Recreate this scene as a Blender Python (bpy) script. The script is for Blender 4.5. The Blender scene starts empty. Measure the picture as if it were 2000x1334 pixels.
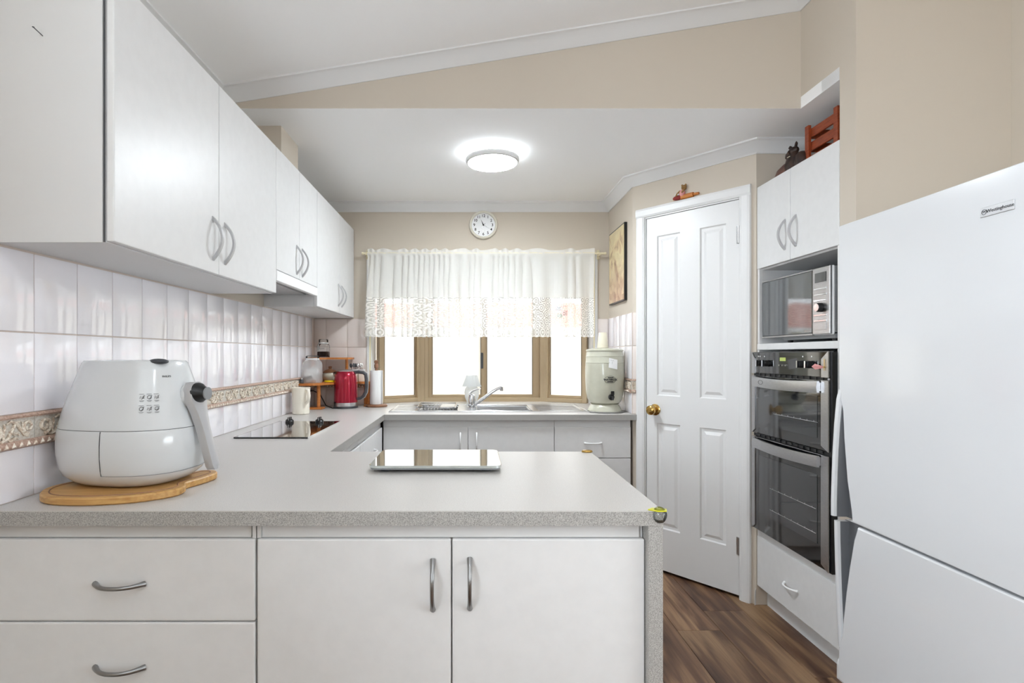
import bpy, bmesh, math, random
from mathutils import Vector, Matrix
random.seed(7)
R = math.radians
PI = math.pi
sc = bpy.context.scene
col = sc.collection

# ------------------------------------------------------------------ camera
EYE = 1.25
cam_d = bpy.data.cameras.new('camera')
cam_d.sensor_width = 36.0
cam_d.lens = 19.08                     # about 1060 px at a width of 2000
cam_d.shift_x = (1000 - 920) / 2000
cam_d.shift_y = (694 - 667) / 2000
cam_d.clip_start = 0.05
cam = bpy.data.objects.new('camera', cam_d)
col.objects.link(cam)
cam.location = (0, 0, EYE)
cam.rotation_euler = (R(90), 0, 0)
sc.camera = cam

# ------------------------------------------------------------------ world, lights, exposure
world = bpy.data.worlds.new('overcast_sky')
sc.world = world
world.use_nodes = True
wn = world.node_tree
bg = wn.nodes['Background']
bg.inputs['Color'].default_value = (0.93, 0.965, 1.0, 1)
bg.inputs['Strength'].default_value = 1.75

def area(name, loc, rot, sx, sy, power, color=(1, 1, 1)):
    d = bpy.data.lights.new(name, 'AREA')
    d.shape = 'RECTANGLE'; d.size = sx; d.size_y = sy
    d.energy = power; d.color = color
    o = bpy.data.objects.new(name, d); col.objects.link(o)
    o.location = loc; o.rotation_euler = rot
    return o
# added fill lamps in two made-up living room windows, aimed up at the ceilings
area('added_fill_side', (4.35, -1.0, 1.4), (R(90 + 48), 0, R(90)), 2.6, 1.3, 26, (0.82, 0.92, 1.0))
area('added_fill_left', (-1.05, -.9, 1.45), (R(90 + 35), 0, R(-90)), 1.6, 1.1, 27, (0.82, 0.92, 1.0))
# daylight at the kitchen's bay window
pl = area('sky_portal_bay_window', (0.085, 4.32, 1.45), (R(-90), 0, 0), 1.7, 1.15, 1.0)
pl.data.cycles.is_portal = True

vs = sc.view_settings
vs.view_transform = 'Standard'
vs.look = 'None'
vs.gamma = 1.0
vs.use_curve_mapping = False
vs.exposure = 1.58
try:
    sc.cycles.use_denoising = True
    sc.cycles.max_bounces = 9
    sc.cycles.diffuse_bounces = 6
    sc.cycles.glossy_bounces = 4
    sc.cycles.use_adaptive_sampling = True
    sc.cycles.adaptive_threshold = 0.04
    sc.cycles.adaptive_min_samples = 16
    sc.cycles.transparent_max_bounces = 16
    sc.cycles.sample_clamp_indirect = 6
except Exception:
    pass

# ------------------------------------------------------------------ materials
def lin(c):
    c /= 255.0
    return c / 12.92 if c <= 0.04045 else ((c + 0.055) / 1.055) ** 2.4
def C(r, g, b):
    return (lin(r), lin(g), lin(b), 1)

def mat(name, color, rough=0.5, metal=0.0, coat=0.0, spec=None, trans=0.0, emis=None, estr=0.0, ior=None,
        noise=None, bump=None, sss=0.0):
    """noise=(scale, second colour, contrast lo, hi, stretch)  bump=(scale, strength, distance)"""
    m = bpy.data.materials.new(name)
    m.use_nodes = True
    nt = m.node_tree
    p = nt.nodes['Principled BSDF']
    p.inputs['Base Color'].default_value = color
    p.inputs['Roughness'].default_value = rough
    p.inputs['Metallic'].default_value = metal
    p.inputs['Coat Weight'].default_value = coat
    p.inputs['Coat Roughness'].default_value = 0.05
    if spec is not None: p.inputs['Specular IOR Level'].default_value = spec
    if ior: p.inputs['IOR'].default_value = ior
    p.inputs['Transmission Weight'].default_value = trans
    if sss:
        p.inputs['Subsurface Weight'].default_value = sss
    if emis:
        p.inputs['Emission Color'].default_value = emis
        p.inputs['Emission Strength'].default_value = estr
    tc = None
    if noise or bump:
        tc = nt.nodes.new('ShaderNodeTexCoord')
    if noise:
        mp = nt.nodes.new('ShaderNodeMapping')
        nt.links.new(tc.outputs['Object'], mp.inputs['Vector'])
        st = noise[4] if len(noise) > 4 else (1, 1, 1)
        mp.inputs['Scale'].default_value = st
        n = nt.nodes.new('ShaderNodeTexNoise')
        n.inputs['Scale'].default_value = noise[0]
        n.inputs['Detail'].default_value = 6
        nt.links.new(mp.outputs['Vector'], n.inputs['Vector'])
        r = nt.nodes.new('ShaderNodeValToRGB')
        r.color_ramp.elements[0].position = noise[2]; r.color_ramp.elements[1].position = noise[3]
        r.color_ramp.elements[0].color = noise[1]; r.color_ramp.elements[1].color = color
        nt.links.new(n.outputs['Fac'], r.inputs['Fac'])
        nt.links.new(r.outputs['Color'], p.inputs['Base Color'])
    if bump:
        n2 = nt.nodes.new('ShaderNodeTexNoise')
        n2.inputs['Scale'].default_value = bump[0]
        n2.inputs['Detail'].default_value = 3
        nt.links.new(tc.outputs['Object'], n2.inputs['Vector'])
        b = nt.nodes.new('ShaderNodeBump')
        b.inputs['Strength'].default_value = bump[1]
        b.inputs['Distance'].default_value = bump[2]
        nt.links.new(n2.outputs['Fac'], b.inputs['Height'])
        nt.links.new(b.outputs['Normal'], p.inputs['Normal'])
    return m

def thin_glass(name, tint=(1, 1, 1, 1), gloss=0.12, rough=0.02):
    m = bpy.data.materials.new(name); m.use_nodes = True
    nt = m.node_tree; nt.nodes.clear()
    out = nt.nodes.new('ShaderNodeOutputMaterial')
    t = nt.nodes.new('ShaderNodeBsdfTransparent'); t.inputs['Color'].default_value = tint
    g = nt.nodes.new('ShaderNodeBsdfGlossy'); g.inputs['Roughness'].default_value = rough
    f = nt.nodes.new('ShaderNodeLayerWeight'); f.inputs['Blend'].default_value = gloss
    mx = nt.nodes.new('ShaderNodeMixShader')
    nt.links.new(f.outputs['Fresnel'], mx.inputs['Fac'])
    nt.links.new(t.outputs[0], mx.inputs[1]); nt.links.new(g.outputs[0], mx.inputs[2])
    nt.links.new(mx.outputs[0], out.inputs['Surface'])
    return m

def film_mat(name, color, transp, dif=0.35):
    m = bpy.data.materials.new(name); m.use_nodes = True
    nt = m.node_tree; nt.nodes.clear()
    out = nt.nodes.new('ShaderNodeOutputMaterial')
    t = nt.nodes.new('ShaderNodeBsdfTransparent')
    tl = nt.nodes.new('ShaderNodeBsdfTranslucent'); tl.inputs['Color'].default_value = color
    d = nt.nodes.new('ShaderNodeBsdfDiffuse'); d.inputs['Color'].default_value = color
    m1 = nt.nodes.new('ShaderNodeMixShader'); m1.inputs['Fac'].default_value = dif
    m2 = nt.nodes.new('ShaderNodeMixShader'); m2.inputs['Fac'].default_value = 1 - transp
    nt.links.new(tl.outputs[0], m1.inputs[1]); nt.links.new(d.outputs[0], m1.inputs[2])
    nt.links.new(t.outputs[0], m2.inputs[1]); nt.links.new(m1.outputs[0], m2.inputs[2])
    nt.links.new(m2.outputs[0], out.inputs['Surface'])
    return m

M = {}
M['beige'] = mat('beige_wall_paint', C(202, 192, 178), 0.75, bump=(90, 0.06, 0.002))
M['ceil'] = mat('white_ceiling_paint', C(250, 250, 250), 0.85)
M['trimwhite'] = mat('white_gloss_trim', C(226, 226, 226), 0.35)
M['cab'] = mat('white_cabinet_laminate', C(222, 222, 222), 0.38, noise=(30, C(219, 219, 219), 0.35, 0.65))
M['cabside'] = mat('white_cabinet_carcass', C(214, 214, 214), 0.45)
M['bench'] = mat('speckled_grey_laminate', C(210, 207, 204), 0.30, spec=0.17, noise=(620, C(183, 179, 175), 0.36, 0.62))
M['benchedge'] = mat('speckled_grey_edge', C(186, 184, 180), 0.35, noise=(520, C(132, 130, 127), 0.36, 0.62))
def tile_mat(name, color, rough):
    m = mat(name, color, rough, coat=0.5, ior=1.75)
    nt = m.node_tree; N = nt.nodes.new; L = nt.links.new; p = nt.nodes['Principled BSDF']
    tc = N('ShaderNodeTexCoord'); oi = N('ShaderNodeObjectInfo')
    mu = N('ShaderNodeVectorMath'); mu.operation = 'SCALE'; mu.inputs['Scale'].default_value = 50
    cb = N('ShaderNodeCombineXYZ')
    for i in range(3): L(oi.outputs['Random'], cb.inputs[i])
    L(cb.outputs[0], mu.inputs[0])
    ad = N('ShaderNodeVectorMath'); L(tc.outputs['Object'], ad.inputs[0]); L(mu.outputs[0], ad.inputs[1])
    n1 = N('ShaderNodeTexNoise'); n1.inputs['Scale'].default_value = 9; n1.inputs['Detail'].default_value = 1
    n2 = N('ShaderNodeTexNoise'); n2.inputs['Scale'].default_value = 130; n2.inputs['Detail'].default_value = 3; n2.inputs['Distortion'].default_value = 1.5
    n3 = N('ShaderNodeTexNoise'); n3.inputs['Scale'].default_value = 12
    for q in (n1, n2, n3): L(ad.outputs[0], q.inputs['Vector'])
    rp = N('ShaderNodeValToRGB'); rp.color_ramp.elements[0].position = 0.50; rp.color_ramp.elements[1].position = 0.62
    L(n3.outputs['Fac'], rp.inputs['Fac'])
    fm = N('ShaderNodeMath'); fm.operation = 'MULTIPLY'; L(n2.outputs['Fac'], fm.inputs[0]); L(rp.outputs[0], fm.inputs[1])
    b1 = N('ShaderNodeBump'); b1.inputs['Strength'].default_value = 0.35; b1.inputs['Distance'].default_value = 0.002
    L(n1.outputs['Fac'], b1.inputs['Height'])
    b2 = N('ShaderNodeBump'); b2.inputs['Strength'].default_value = 0.35; b2.inputs['Distance'].default_value = 0.001
    L(fm.outputs[0], b2.inputs['Height']); L(b1.outputs[0], b2.inputs['Normal'])
    L(b2.outputs[0], p.inputs['Normal']); 
    return m
M['tile'] = tile_mat('white_gloss_tile', C(240, 238, 243), 0.06)
M['tilewarm'] = tile_mat('warm_white_gloss_tile', C(228, 217, 211), 0.14)
M['grout'] = mat('pinkish_grout', C(210, 197, 188), 0.85)
M['borderbg'] = mat('shaded_relief_ground', C(220, 216, 208), 0.45, noise=(140, C(194, 186, 174), 0.35, 0.6))  # ground darkened to paint in the shade behind the scroll
M['border'] = mat('cream_glaze_brown_shade', C(236, 228, 214), 0.35, noise=(150, C(186, 162, 140), 0.36, 0.54))  # brown mottle painted in for shadows along the scroll edges
M['borderbrown'] = mat('pinkish_brown_relief_glaze', C(206, 180, 165), 0.4, noise=(160, C(168, 136, 118), 0.3, 0.65))
M['steel'] = mat('brushed_stainless', C(200, 200, 202), 0.28, 1.0, noise=(40, C(176, 176, 178), 0.3, 0.7, (1, 1, 30)))
M['chrome'] = mat('chrome', C(225, 226, 228), 0.07, 1.0)
M['pewter'] = mat('brushed_pewter', C(150, 150, 150), 0.3, 1.0)
M['greyhandle'] = mat('satin_grey_handle', C(186, 186, 188), 0.35, 0.35)
M['whitehandle'] = mat('white_plastic_handle', C(238, 238, 238), 0.3)
M['black'] = mat('black_plastic', C(22, 22, 23), 0.35)
M['blackglass'] = mat('black_glass', C(12, 12, 14), 0.04, coat=1.0)
M['darkgrey'] = mat('dark_grey_plastic', C(68, 70, 74), 0.4)
M['midgrey'] = mat('mid_grey_plastic', C(140, 142, 144), 0.4)
M['fridge'] = mat('white_fridge_enamel', C(224, 226, 229), 0.13, coat=0.5)
M['fridgegrey'] = mat('fridge_grey_recess', C(104, 106, 110), 0.4)
M['fryer'] = mat('white_fryer_plastic', C(210, 213, 215), 0.2, coat=0.3)
M['print'] = mat('grey_print', C(96, 98, 100), 0.6)
M['printdark'] = mat('dark_print', C(48, 48, 50), 0.6)
M['ink'] = mat('matt_black_ink', C(18, 18, 20), 0.95, spec=0.0)
M['wood'] = mat('pale_bamboo_board', C(206, 164, 102), 0.42, noise=(9, C(176, 128, 70), 0.3, 0.7, (1, 14, 14)))
M['pine'] = mat('orange_pine', C(206, 134, 66), 0.4, noise=(8, C(178, 104, 44), 0.3, 0.7, (2, 14, 14)))
M['cherry'] = mat('reddish_stained_wood', C(158, 72, 34), 0.45, noise=(10, C(118, 46, 20), 0.3, 0.7, (12, 2, 12)))
M['brownwood'] = mat('turned_brown_wood', C(150, 106, 78), 0.45, noise=(20, C(118, 80, 56), 0.3, 0.7))
M['red'] = mat('candy_red_enamel', C(168, 14, 48), 0.2, 0.55, coat=0.6)
M['cream'] = mat('cream_ceramic', C(242, 236, 222), 0.3)
M['stone'] = mat('pale_green_stoneware', C(196, 195, 178), 0.22, coat=0.4, noise=(25, C(188, 187, 170), 0.3, 0.7))
M['papercup'] = mat('cream_plastic_cup', C(233, 226, 205), 0.5)
M['paper'] = mat('white_paper', C(240, 240, 240), 0.9, bump=(160, 0.2, 0.002))
M['alu'] = mat('tan_aluminium_frame', C(184, 164, 134), 0.4, 0.15)
M['aludark'] = mat('brown_window_gasket', C(110, 94, 76), 0.5)
M['brass'] = mat('polished_brass', C(196, 160, 92), 0.16, 1.0)
M['rodcream'] = mat('cream_curtain_rail', C(232, 222, 190), 0.4)
M['blind'] = film_mat('white_roller_blind_fabric', (0.80, 0.80, 0.78, 1), 0.0, 0.80)
M['film'] = film_mat('frosted_glass_film', (0.93, 0.92, 0.88, 1), 0.22)
M['pane'] = thin_glass('window_glass')
M['jar'] = thin_glass('jar_glass', (0.95, 0.96, 0.96, 1), 0.28)
M['jarglare'] = film_mat('jar_glass_painted_glare', (0.95, 0.96, 0.97, 1), 0.66, 0.75)  # white mixed in for the reflections that whiten this clear glass
M['lampglass'] = film_mat('frosted_white_glass', (0.86, 0.88, 0.89, 1), 0.25)
M['coffee'] = mat('coffee_granules', C(74, 40, 26), 0.9, noise=(400, C(40, 20, 12), 0.35, 0.65), bump=(300, 0.8, 0.004))
M['teabag'] = mat('tea_bag_paper', C(222, 222, 220), 0.9)
M['teagrey'] = mat('tea_bag_leaf', C(120, 120, 122), 0.9)
M['yellow'] = mat('yellow_plastic', C(240, 208, 20), 0.4)
M['lens'] = mat('ceiling_light_lens', C(255, 255, 255), 0.4, emis=(0.88, 0.95, 1, 1), estr=43.0)
M['glowring'] = mat('ceiling_light_back_ring', C(255, 255, 255), 0.4, emis=(0.88, 0.95, 1, 1), estr=8.0)
M['lens2'] = mat('living_light_lens', C(255, 255, 255), 0.4, emis=(0.88, 0.95, 1, 1), estr=8.0)
M['clockrim'] = mat('ivory_clock_rim', C(224, 220, 206), 0.35)
M['clockface'] = mat('white_clock_face', C(240, 240, 240), 0.5)
M['roof'] = mat('terracotta_roof_tile', C(206, 122, 100), 0.8, noise=(3, C(180, 98, 78), 0.3, 0.7))
M['creamwall'] = mat('cream_render', C(232, 228, 214), 0.9)
M['ground'] = mat('pale_paving', C(190, 184, 172), 0.9, noise=(4, C(168, 162, 150), 0.3, 0.7))
M['furbrown'] = mat('dark_brown_carved_wood', C(62, 40, 30), 0.5, noise=(40, C(36, 22, 18), 0.35, 0.65))
M['furmid'] = mat('brown_leather', C(108, 72, 60), 0.6, noise=(40, C(84, 54, 46), 0.35, 0.65))
M['bear'] = mat('teddy_bear_brown', C(150, 116, 70), 0.9)
M['pinkcloth'] = mat('pink_cloth', C(214, 150, 148), 0.9)
M['redcloth'] = mat('dark_red_cloth', C(134, 48, 44), 0.9)
M['lime'] = mat('lime_yellow_sticker', C(206, 204, 40), 0.35)
M['clearplastic'] = thin_glass('clear_plastic', (0.84, 0.86, 0.86, 1), 0.35, 0.08)
M['mirrorglass'] = mat('mirrored_glass', C(206, 212, 210), 0.03, 0.75, coat=1.0)
M['ovenwin'] = mat('smoked_oven_glass', C(46, 48, 51), 0.06, coat=1.0)
M['microdoor'] = mat('mirrored_microwave_glass', C(122, 124, 126), 0.05, 0.85)
M['lcd'] = mat('green_lcd', C(120, 132, 70), 0.4, emis=C(150, 165, 80), estr=0.25)
M['lacemat'] = mat('grey_lace_mat', C(176, 174, 170), 0.9)
M['greenglass'] = mat('green_coloured_glass', C(80, 160, 100), 0.2)
M['redglass'] = mat('red_coloured_glass', C(220, 70, 60), 0.2)
M['blueglass'] = mat('blue_coloured_glass', C(150, 175, 215), 0.2)

def plank_mat():
    m = bpy.data.materials.new('brown_timber_plank'); m.use_nodes = True
    nt = m.node_tree; p = nt.nodes['Principled BSDF']
    p.inputs['Roughness'].default_value = 0.42
    tc = nt.nodes.new('ShaderNodeTexCoord')
    oi = nt.nodes.new('ShaderNodeObjectInfo')
    mul = nt.nodes.new('ShaderNodeMath'); mul.operation = 'MULTIPLY'; mul.inputs[1].default_value = 37.0
    nt.links.new(oi.outputs['Random'], mul.inputs[0])
    add = nt.nodes.new('ShaderNodeVectorMath'); add.operation = 'ADD'
    cmb = nt.nodes.new('ShaderNodeCombineXYZ')
    for i in range(3): nt.links.new(mul.outputs[0], cmb.inputs[i])
    nt.links.new(tc.outputs['Object'], add.inputs[0]); nt.links.new(cmb.outputs[0], add.inputs[1])
    mp = nt.nodes.new('ShaderNodeMapping'); mp.inputs['Scale'].default_value = (9, 0.8, 9)
    nt.links.new(add.outputs[0], mp.inputs['Vector'])
    n1 = nt.nodes.new('ShaderNodeTexNoise'); n1.inputs['Scale'].default_value = 1.6; n1.inputs['Detail'].default_value = 4
    n1.inputs['Distortion'].default_value = 0.6
    nt.links.new(mp.outputs[0], n1.inputs['Vector'])
    r = nt.nodes.new('ShaderNodeValToRGB')
    e = r.color_ramp.elements
    e[0].position = 0.34; e[0].color = C(84, 56, 40)
    e[1].position = 0.64; e[1].color = C(182, 144, 106)
    k = e.new(0.48); k.color = C(124, 88, 64)
    nt.links.new(n1.outputs['Fac'], r.inputs['Fac'])
    mp2 = nt.nodes.new('ShaderNodeMapping'); mp2.inputs['Scale'].default_value = (120, 2.5, 120)
    nt.links.new(add.outputs[0], mp2.inputs['Vector'])
    n2 = nt.nodes.new('ShaderNodeTexNoise'); n2.inputs['Scale'].default_value = 1.0; n2.inputs['Detail'].default_value = 5
    nt.links.new(mp2.outputs[0], n2.inputs['Vector'])
    mx = nt.nodes.new('ShaderNodeMixRGB'); mx.blend_type = 'SOFT_LIGHT'; mx.inputs['Fac'].default_value = 0.55
    nt.links.new(r.outputs['Color'], mx.inputs[1]); nt.links.new(n2.outputs['Fac'], mx.inputs[2])
    hsv = nt.nodes.new('ShaderNodeHueSaturation')
    mr = nt.nodes.new('ShaderNodeMapRange'); mr.inputs['To Min'].default_value = 0.54; mr.inputs['To Max'].default_value = 0.88
    nt.links.new(oi.outputs['Random'], mr.inputs['Value']); nt.links.new(mr.outputs[0], hsv.inputs['Value'])
    nt.links.new(mx.outputs[0], hsv.inputs['Color'])
    nt.links.new(hsv.outputs[0], p.inputs['Base Color'])
    return m
M['plank'] = plank_mat()

def lace_mat():
    """white voile that turns into lace below v = 0.285 m over the hem"""
    m = bpy.data.materials.new('white_lace_voile'); m.use_nodes = True
    nt = m.node_tree; nt.nodes.clear()
    N = nt.nodes.new; L = nt.links.new
    out = N('ShaderNodeOutputMaterial')
    uv = N('ShaderNodeUVMap'); uv.uv_map = 'cloth'
    sep = N('ShaderNodeSeparateXYZ'); L(uv.outputs[0], sep.inputs[0])
    def math_(op, a, b=None, c=None):
        n = N('ShaderNodeMath'); n.operation = op
        for i, v in enumerate((a, b, c)):
            if v is None: continue
            if isinstance(v, (int, float)): n.inputs[i].default_value = v
            else: L(v, n.inputs[i])
        return n.outputs[0]
    U, V = sep.outputs['X'], sep.outputs['Y']
    # arabesque: concentric threads round scattered centres
    vo = N('ShaderNodeTexVoronoi'); vo.voronoi_dimensions = '2D'; vo.inputs['Scale'].default_value = 21; vo.inputs['Randomness'].default_value = 0.7
    L(uv.outputs[0], vo.inputs['Vector'])
    rings = math_('GREATER_THAN', math_('SINE', math_('MULTIPLY', vo.outputs['Distance'], 22.0)), -0.05)
    # a row of loops along the hem
    fu = math_('SUBTRACT', math_('FRACT', math_('DIVIDE', U, 0.05)), 0.5)
    du = math_('MULTIPLY', fu, 0.05)
    dv = math_('SUBTRACT', V, 0.028)
    dist = math_('SQRT', math_('ADD', math_('MULTIPLY', du, du), math_('MULTIPLY', math_('MULTIPLY', dv, dv), 0.6)))
    loops = math_('GREATER_THAN', math_('SINE', math_('MULTIPLY', dist, 430.0)), 0.1)
    hem = math_('LESS_THAN', V, 0.055)
    pat = math_('ADD', math_('MULTIPLY', loops, hem), math_('MULTIPLY', rings, math_('SUBTRACT', 1.0, hem)))
    lace_zone = math_('LESS_THAN', V, 0.27)
    edge = math_('LESS_THAN', V, 0.004)
    lace_op = math_('ADD', math_('MULTIPLY', pat, 0.48), 0.42)
    op = math_('ADD', math_('MULTIPLY', lace_zone, lace_op), math_('MULTIPLY', math_('SUBTRACT', 1.0, lace_zone), 0.72))
    op = math_('MAXIMUM', op, math_('MULTIPLY', edge, 0.8))
    t = N('ShaderNodeBsdfTransparent')
    tl = N('ShaderNodeBsdfTranslucent'); tl.inputs['Color'].default_value = C(244, 243, 238)
    d = N('ShaderNodeBsdfDiffuse'); d.inputs['Color'].default_value = C(244, 243, 239)
    m1 = N('ShaderNodeMixShader'); m1.inputs['Fac'].default_value = 0.86
    L(tl.outputs[0], m1.inputs[1]); L(d.outputs[0], m1.inputs[2])
    m2 = N('ShaderNodeMixShader'); L(op, m2.inputs['Fac'])
    L(t.outputs[0], m2.inputs[1]); L(m1.outputs[0], m2.inputs[2])
    L(m2.outputs[0], out.inputs['Surface'])
    return m
M['lace'] = lace_mat()

def picture_mat():
    m = bpy.data.materials.new('still_life_print'); m.use_nodes = True
    nt = m.node_tree; p = nt.nodes['Principled BSDF']; N = nt.nodes.new; L = nt.links.new
    p.inputs['Roughness'].default_value = 0.35
    tc = N('ShaderNodeTexCoord')
    vo = N('ShaderNodeTexVoronoi'); vo.inputs['Scale'].default_value = 26
    no = N('ShaderNodeTexNoise'); no.inputs['Scale'].default_value = 7; no.inputs['Detail'].default_value = 6; no.inputs['Distortion'].default_value = 1.2
    L(tc.outputs['Object'], vo.inputs['Vector']); L(tc.outputs['Object'], no.inputs['Vector'])
    r = N('ShaderNodeValToRGB'); e = r.color_ramp.elements
    e[0].position = 0.32; e[0].color = C(134, 104, 84)
    e[1].position = 0.68; e[1].color = C(232, 214, 160)
    for pos, c in ((0.42, C(206, 180, 140)), (0.5, C(226, 212, 170)), (0.58, C(214, 198, 158))):
        k = e.new(pos); k.color = c
    L(no.outputs['Fac'], r.inputs['Fac'])
    r2 = N('ShaderNodeValToRGB'); e2 = r2.color_ramp.elements
    e2[0].position = 0.0; e2[0].color = C(236, 210, 180); e2[1].position = 1.0; e2[1].color = C(150, 90, 70)
    L(vo.outputs['Color'], r2.inputs['Fac'])
    mx = N('ShaderNodeMixRGB'); mx.inputs['Fac'].default_value = 0.35
    sep = N('ShaderNodeSeparateXYZ'); L(tc.outputs['Object'], sep.inputs[0])
    mr = N('ShaderNodeMapRange'); mr.inputs['From Min'].default_value = 0.3; mr.inputs['From Max'].default_value = 0.05
    mr.inputs['To Min'].default_value = 0.05; mr.inputs['To Max'].default_value = 0.75
    L(sep.outputs['Z'], mr.inputs['Value']); L(mr.outputs[0], mx.inputs['Fac'])
    L(r.outputs[0], mx.inputs[1]); L(r2.outputs[0], mx.inputs[2]); L(mx.outputs[0], p.inputs['Base Color'])
    return m
M['picture'] = picture_mat()

# ------------------------------------------------------------------ mesh helpers
class MB:
    def __init__(s):
        s.v = []; s.f = []; s.mi = []; s.cur = 0
    def add(s, vs, fs):
        o = len(s.v)
        s.v += [tuple(p) for p in vs]
        for f in fs:
            s.f.append(tuple(i + o for i in f)); s.mi.append(s.cur)
        return s
    def m(s, i): s.cur = i; return s
    def box(s, x0, x1, y0, y1, z0, z1):
        vs = [(x, y, z) for z in (z0, z1) for y in (y0, y1) for x in (x0, x1)]
        return s.add(vs, [(0, 2, 3, 1), (4, 5, 7, 6), (0, 1, 5, 4), (2, 6, 7, 3), (0, 4, 6, 2), (1, 3, 7, 5)])
    def rbox(s, x0, x1, y0, y1, z0, z1, b=0.003, seg=2):
        bm = bmesh.new()
        bmesh.ops.create_cube(bm, size=1)
        for q in bm.verts:
            q.co = Vector((x0 + (q.co.x + .5) * (x1 - x0), y0 + (q.co.y + .5) * (y1 - y0), z0 + (q.co.z + .5) * (z1 - z0)))
        b = min(b, 0.45 * min(x1 - x0, y1 - y0, z1 - z0))
        bmesh.ops.bevel(bm, geom=bm.edges[:], offset=b, segments=seg, affect='EDGES', profile=0.6)
        bmesh.ops.recalc_face_normals(bm, faces=bm.faces[:])
        bm.verts.index_update()
        s.add([q.co.copy() for q in bm.verts], [[q.index for q in f.verts] for f in bm.faces])
        bm.free(); return s
    def prism(s, poly, axis, a, b):
        """poly: 2d points; axis x: (y,z), axis y: (x,z), axis z: (x,y)"""
        def P(p, t):
            return {'x': (t, p[0], p[1]), 'y': (p[0], t, p[1]), 'z': (p[0], p[1], t)}[axis]
        n = len(poly)
        vs = [P(p, a) for p in poly] + [P(p, b) for p in poly]
        fs = [tuple(range(n)), tuple(range(2 * n - 1, n - 1, -1))]
        for i in range(n):
            j = (i + 1) % n
            fs.append((i, n + i, n + j, j))
        return s.add(vs, fs)
    def lathe(s, prof, cx=0, cy=0, seg=28, z0=0.0, axis='z', sx=1, sy=1, cap=True):
        n = len(prof); vs = []; fs = []
        for k in range(seg):
            a = 2 * PI * k / seg
            for r, z in prof:
                x, y, w = r * math.cos(a) * sx, r * math.sin(a) * sy, z
                if axis == 'z': vs.append((cx + x, cy + y, z0 + w))
                elif axis == 'y': vs.append((cx + x, cy + w, z0 + y))
                else: vs.append((cx + w, cy + x, z0 + y))
        for k in range(seg):
            k2 = (k + 1) % seg
            for i in range(n - 1):
                fs.append((k * n + i, k2 * n + i, k2 * n + i + 1, k * n + i + 1))
        if cap and prof[0][0] > 1e-5: fs.append(tuple(k * n for k in range(seg))[::-1])
        if cap and prof[-1][0] > 1e-5: fs.append(tuple(k * n + n - 1 for k in range(seg)))
        return s.add(vs, fs)
    def tube(s, pts, rad, seg=10, closed=False, flat=None):
        pts = [Vector(p) for p in pts]; n = len(pts)
        if not isinstance(rad, (list, tuple)): rad = [rad] * n
        vs = []; fs = []
        up = Vector((0, 0, 1)); prev = None
        for i, p in enumerate(pts):
            a = pts[i - 1] if (i > 0 or closed) else p
            b = pts[(i + 1) % n] if (i < n - 1 or closed) else p
            t = (b - a).normalized()
            if prev is None:
                ref = up if abs(t.dot(up)) < 0.9 else Vector((1, 0, 0))
                x = t.cross(ref).normalized()
            else:
                x = (prev - t * prev.dot(t)).normalized()
            prev = x
            y = t.cross(x)
            fl = flat or 1.0
            for k in range(seg):
                th = 2 * PI * k / seg
                vs.append(p + x * math.cos(th) * rad[i] + y * math.sin(th) * rad[i] * fl)
        m = n if closed else n - 1
        for i in range(m):
            i2 = (i + 1) % n
            for k in range(seg):
                k2 = (k + 1) % seg
                fs.append((i * seg + k, i * seg + k2, i2 * seg + k2, i2 * seg + k))
        if not closed:
            fs.append(tuple(range(seg))[::-1]); fs.append(tuple((n - 1) * seg + k for k in range(seg)))
        return s.add(vs, fs)
    def ball(s, c, r, seg=16, rings=10, sc=(1, 1, 1)):
        prof = [(r * math.sin(PI * i / rings), -r * math.cos(PI * i / rings)) for i in range(rings + 1)]
        o = len(s.v)
        s.lathe(prof, 0, 0, seg)
        for i in range(o, len(s.v)):
            x, y, z = s.v[i]; s.v[i] = (c[0] + x * sc[0], c[1] + y * sc[1], c[2] + z * sc[2])
        return s
    def loft(s, rings, cap=True):
        n = len(rings[0]); vs = [p for r in rings for p in r]; fs = []
        for i in range(len(rings) - 1):
            for k in range(n):
                k2 = (k + 1) % n
                fs.append((i * n + k, i * n + k2, (i + 1) * n + k2, (i + 1) * n + k))
        if cap:
            fs.append(tuple(range(n))[::-1]); fs.append(tuple((len(rings) - 1) * n + k for k in range(n)))
        return s.add(vs, fs)
    def rot(s, ang, cx=0, cy=0, start=0):
        ca, sa = math.cos(ang), math.sin(ang)
        for i in range(start, len(s.v)):
            x, y, z = s.v[i]; x -= cx; y -= cy
            s.v[i] = (cx + x * ca - y * sa, cy + x * sa + y * ca, z)
        return s
    def mesh(s, name, mats, off=(0, 0, 0), smooth=None):
        me = bpy.data.meshes.new(name)
        me.from_pydata([(x - off[0], y - off[1], z - off[2]) for x, y, z in s.v], [], s.f)
        if not isinstance(mats, (list, tuple)): mats = [mats]
        for q in mats: me.materials.append(M[q])
        if len(mats) > 1:
            me.polygons.foreach_set('material_index', s.mi)
        bm = bmesh.new(); bm.from_mesh(me)
        bmesh.ops.remove_doubles(bm, verts=bm.verts[:], dist=1e-6)
        bmesh.ops.recalc_face_normals(bm, faces=bm.faces[:])
        bm.to_mesh(me); bm.free()
        if smooth:
            me.polygons.foreach_set('use_smooth', [True] * len(me.polygons))
            me.set_sharp_from_angle(angle=R(smooth))
        me.update()
        return me
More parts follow.
